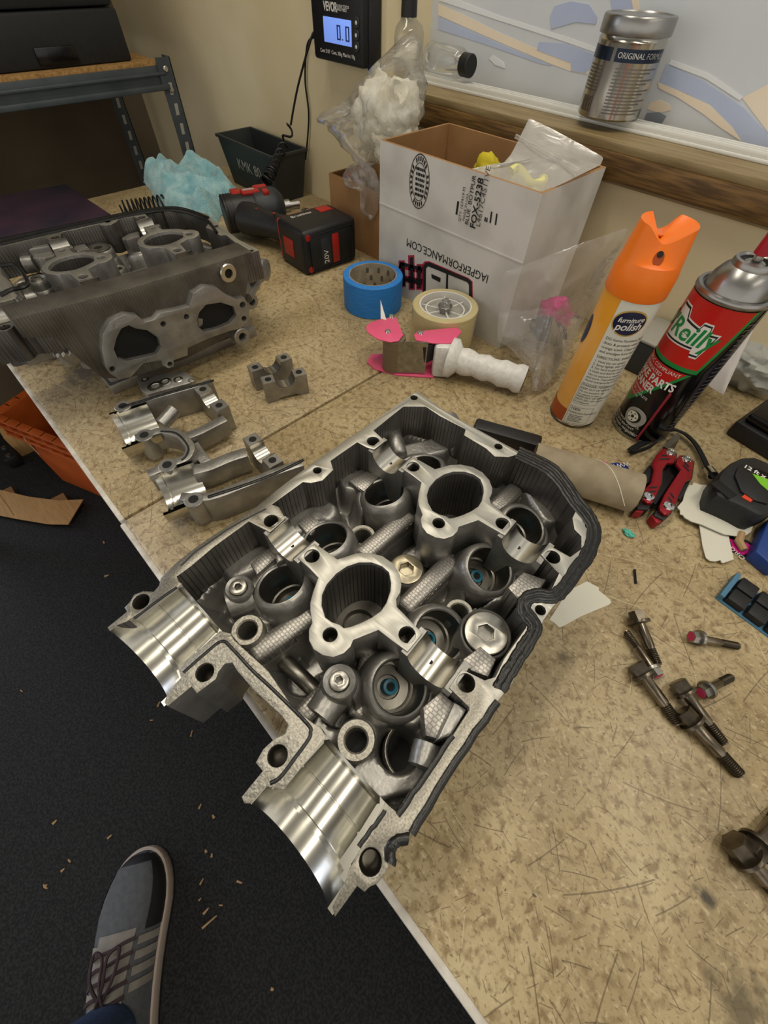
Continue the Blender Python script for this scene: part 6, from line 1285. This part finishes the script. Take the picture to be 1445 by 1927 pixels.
# ---------------------------------------------------------------- person: shoe and trouser leg
toe, hl = U(272, 1600, ZF+.03), U(228, 1905, ZF+.06); fd_ = Vector((hl.x-toe.x, hl.y-toe.y, 0)).normalized()
pe = root('person', 'standing person in blue jeans and a grey running shoe with dark laces', 'person', (toe.x, toe.y, ZF))
FT = frame((toe.x, toe.y, ZF), fd_, (-fd_.y, fd_.x, 0))         # x from toe to heel, y to the photo's right... z up
LS = .305
def sect(t, wmul=1.0, hmul=1.0, zoff=0.0, n=20):
    w_ = .056*(1-(1-min(1, t/.30))**2.2)**.5 if t < .30 else .056-.014*math.sin(min(1, (t-.30)/.7)*math.pi*.55)
    if t > .9: w_ *= math.sqrt(max(.05, 1-((t-.9)/.1)**2*.8))
    h_ = .042*(1-(1-min(1, t/.12))**2)**.5 + max(0, t-.12)*.070; h_ = min(h_, .09)
    bend = -.010*math.sin(t*math.pi)
    pts = []
    for i in range(n):
        a = 2*math.pi*i/n; c, s_ = math.cos(a), math.sin(a); y = w_*wmul*(abs(c)**.75)*(1 if c > 0 else -1)
        z = (h_*hmul*(s_**.8) if s_ > 0 else 0) + zoff
        pts.append((t*LS, y+bend, z))
    return pts
def loft(ts, **k):
    b = MB(); n = 20; S_ = [sect(t, **k) for t in ts]; vs = [p for s_ in S_ for p in s_]
    fs = [(j*n+i, j*n+(i+1) % n, (j+1)*n+(i+1) % n, (j+1)*n+i) for j in range(len(ts)-1) for i in range(n)] + [tuple(range(n)), tuple((len(ts)-1)*n+i for i in range(n-1, -1, -1))]
    b.add(vs, fs, FT); return b
ts = [.0004, .003, .009, .02, .035, .055, .09, .14, .2, .28, .36, .45, .55, .65, .75, .85, .93, .99]
b = loft(ts, wmul=1.0, hmul=1.0, zoff=.028); wp(b, 'shoe_upper', 'shoe_gray', pe, smooth=60)
b = MB(); ol = [p for p in [(t*LS, sect(t)[0][1]*1.10) for t in ts]] + [(t*LS, sect(t)[10][1]*1.10) for t in ts[::-1]]; ol = [(x*1.03-.006*max(0, 1-x/.1), y) for x, y in ol]; me = plate_mesh([ol], [], .004, .032, .003); me.transform(FT); wp(me, 'midsole', 'shoe_sole', pe)
me = plate_mesh([[(x, y*1.02) for x, y in ol]], [], 0, .006); me.transform(FT); wp(me, 'outsole', 'shoe_black', pe)
def patch(ts_, a0, a1, mat, nm, k=1.02, m=8):                    # a panel laid over part of the upper
    vs = []; 
    for t in ts_:
        S_ = sect(t, n=80, wmul=k, hmul=k, zoff=.028)
        for i in range(m+1): vs.append(S_[int(round((a0+(a1-a0)*i/m)/(2*math.pi)*80)) % 80])
    b = MB(); b.add(vs, [(j*(m+1)+i, (j+1)*(m+1)+i, (j+1)*(m+1)+i+1, j*(m+1)+i+1) for j in range(len(ts_)-1) for i in range(m)], FT); return wp(b, nm, mat, pe, smooth=60)
patch([.008, .03, .06, .10, .15, .2, .26, .32, .38], -.05, .75, 'shoe_black', 'mud_guard'); patch([.006, .02, .04, .06], .7, 3.1, 'shoe_black', 'toe_cap'); patch([.06, .1, .16, .24], 2.75, 3.2, 'shoe_black', 'mud_guard')
for t in (.40, .46, .52, .58): patch([t, t+.02, t+.035], 2.05, 3.1, 'shoe_light', 'side_stripe', 1.025); patch([t, t+.02, t+.035], .1, .95, 'shoe_light', 'side_stripe', 1.025)
patch([.36, .42, .5, .58, .66, .74], 1.1, 2.05, 'shoe_light', 'tongue', 1.03)
for j in range(6):
    t = .40+.055*j; b = MB(); P0 = [sect(t, n=80, wmul=1.05, hmul=1.06, zoff=.030)[i] for i in (13, 17, 20, 24)]; P1 = [sect(t+.05, n=80, wmul=1.05, hmul=1.06, zoff=.030)[i] for i in (27, 24, 20, 16)]
    q = [Vector(P0[0]), Vector(P0[1]).lerp(Vector(P1[2]), .2), Vector(P0[2]).lerp(Vector(P1[2]), .5), Vector(P1[1]).lerp(Vector(P0[3]), .3), Vector(P1[0])]
    b.tube(smoothline(q, 4), .0028, 6, FT); wp(b, 'lace', 'lace', pe, smooth=60)
for sgn, sp in ((1, 0), (-1, 1)):
    b = MB(); c = Vector(sect(.62, n=80, zoff=.034, hmul=1.06)[20]); q = [c, c+Vector((-.03, sgn*.018, .006)), c+Vector((-.062, sgn*.020, .0)), c+Vector((-.055, sgn*.004, .004)), c+Vector((-.02, sgn*.002, .006)), c+Vector((.01, -sgn*.01, .002)), c+Vector((.04, -sgn*.03, -.006))]
    b.tube(smoothline(q, 5), .0026, 6, FT); wp(b, 'lace_bow', 'lace', pe, smooth=60)
ank = FT @ Vector((.242, -.008, .085))
b = MB(); b.tube([ank+Vector((0, 0, -.02)), ank+Vector((0, 0, .05))], [.040, .042], 20); wp(b, 'sock', 'sock', pe, smooth=60)
b = MB(); kn = ank + fd_*.03 + Vector((0, 0, .40)); hpj = ank + fd_*.06 + Vector((0, 0, .80))
legp = [ank+Vector((0, 0, .012)), ank+Vector((0, 0, .03)), ank+Vector((0, 0, .10)), ank.lerp(kn, .5), kn, kn.lerp(hpj, .5), hpj]
b.tube(legp, [.052, .054, .055, .062, .068, .082, .095], 28)
b.v = [(x+.004*mnoise.noise(Vector((x*30, y*30, z*40))), y+.004*mnoise.noise(Vector((x*30, y*30, z*40+9))), z) for x, y, z in b.v]
wp(b, 'jeans_leg', 'jeans', pe, smooth=80)
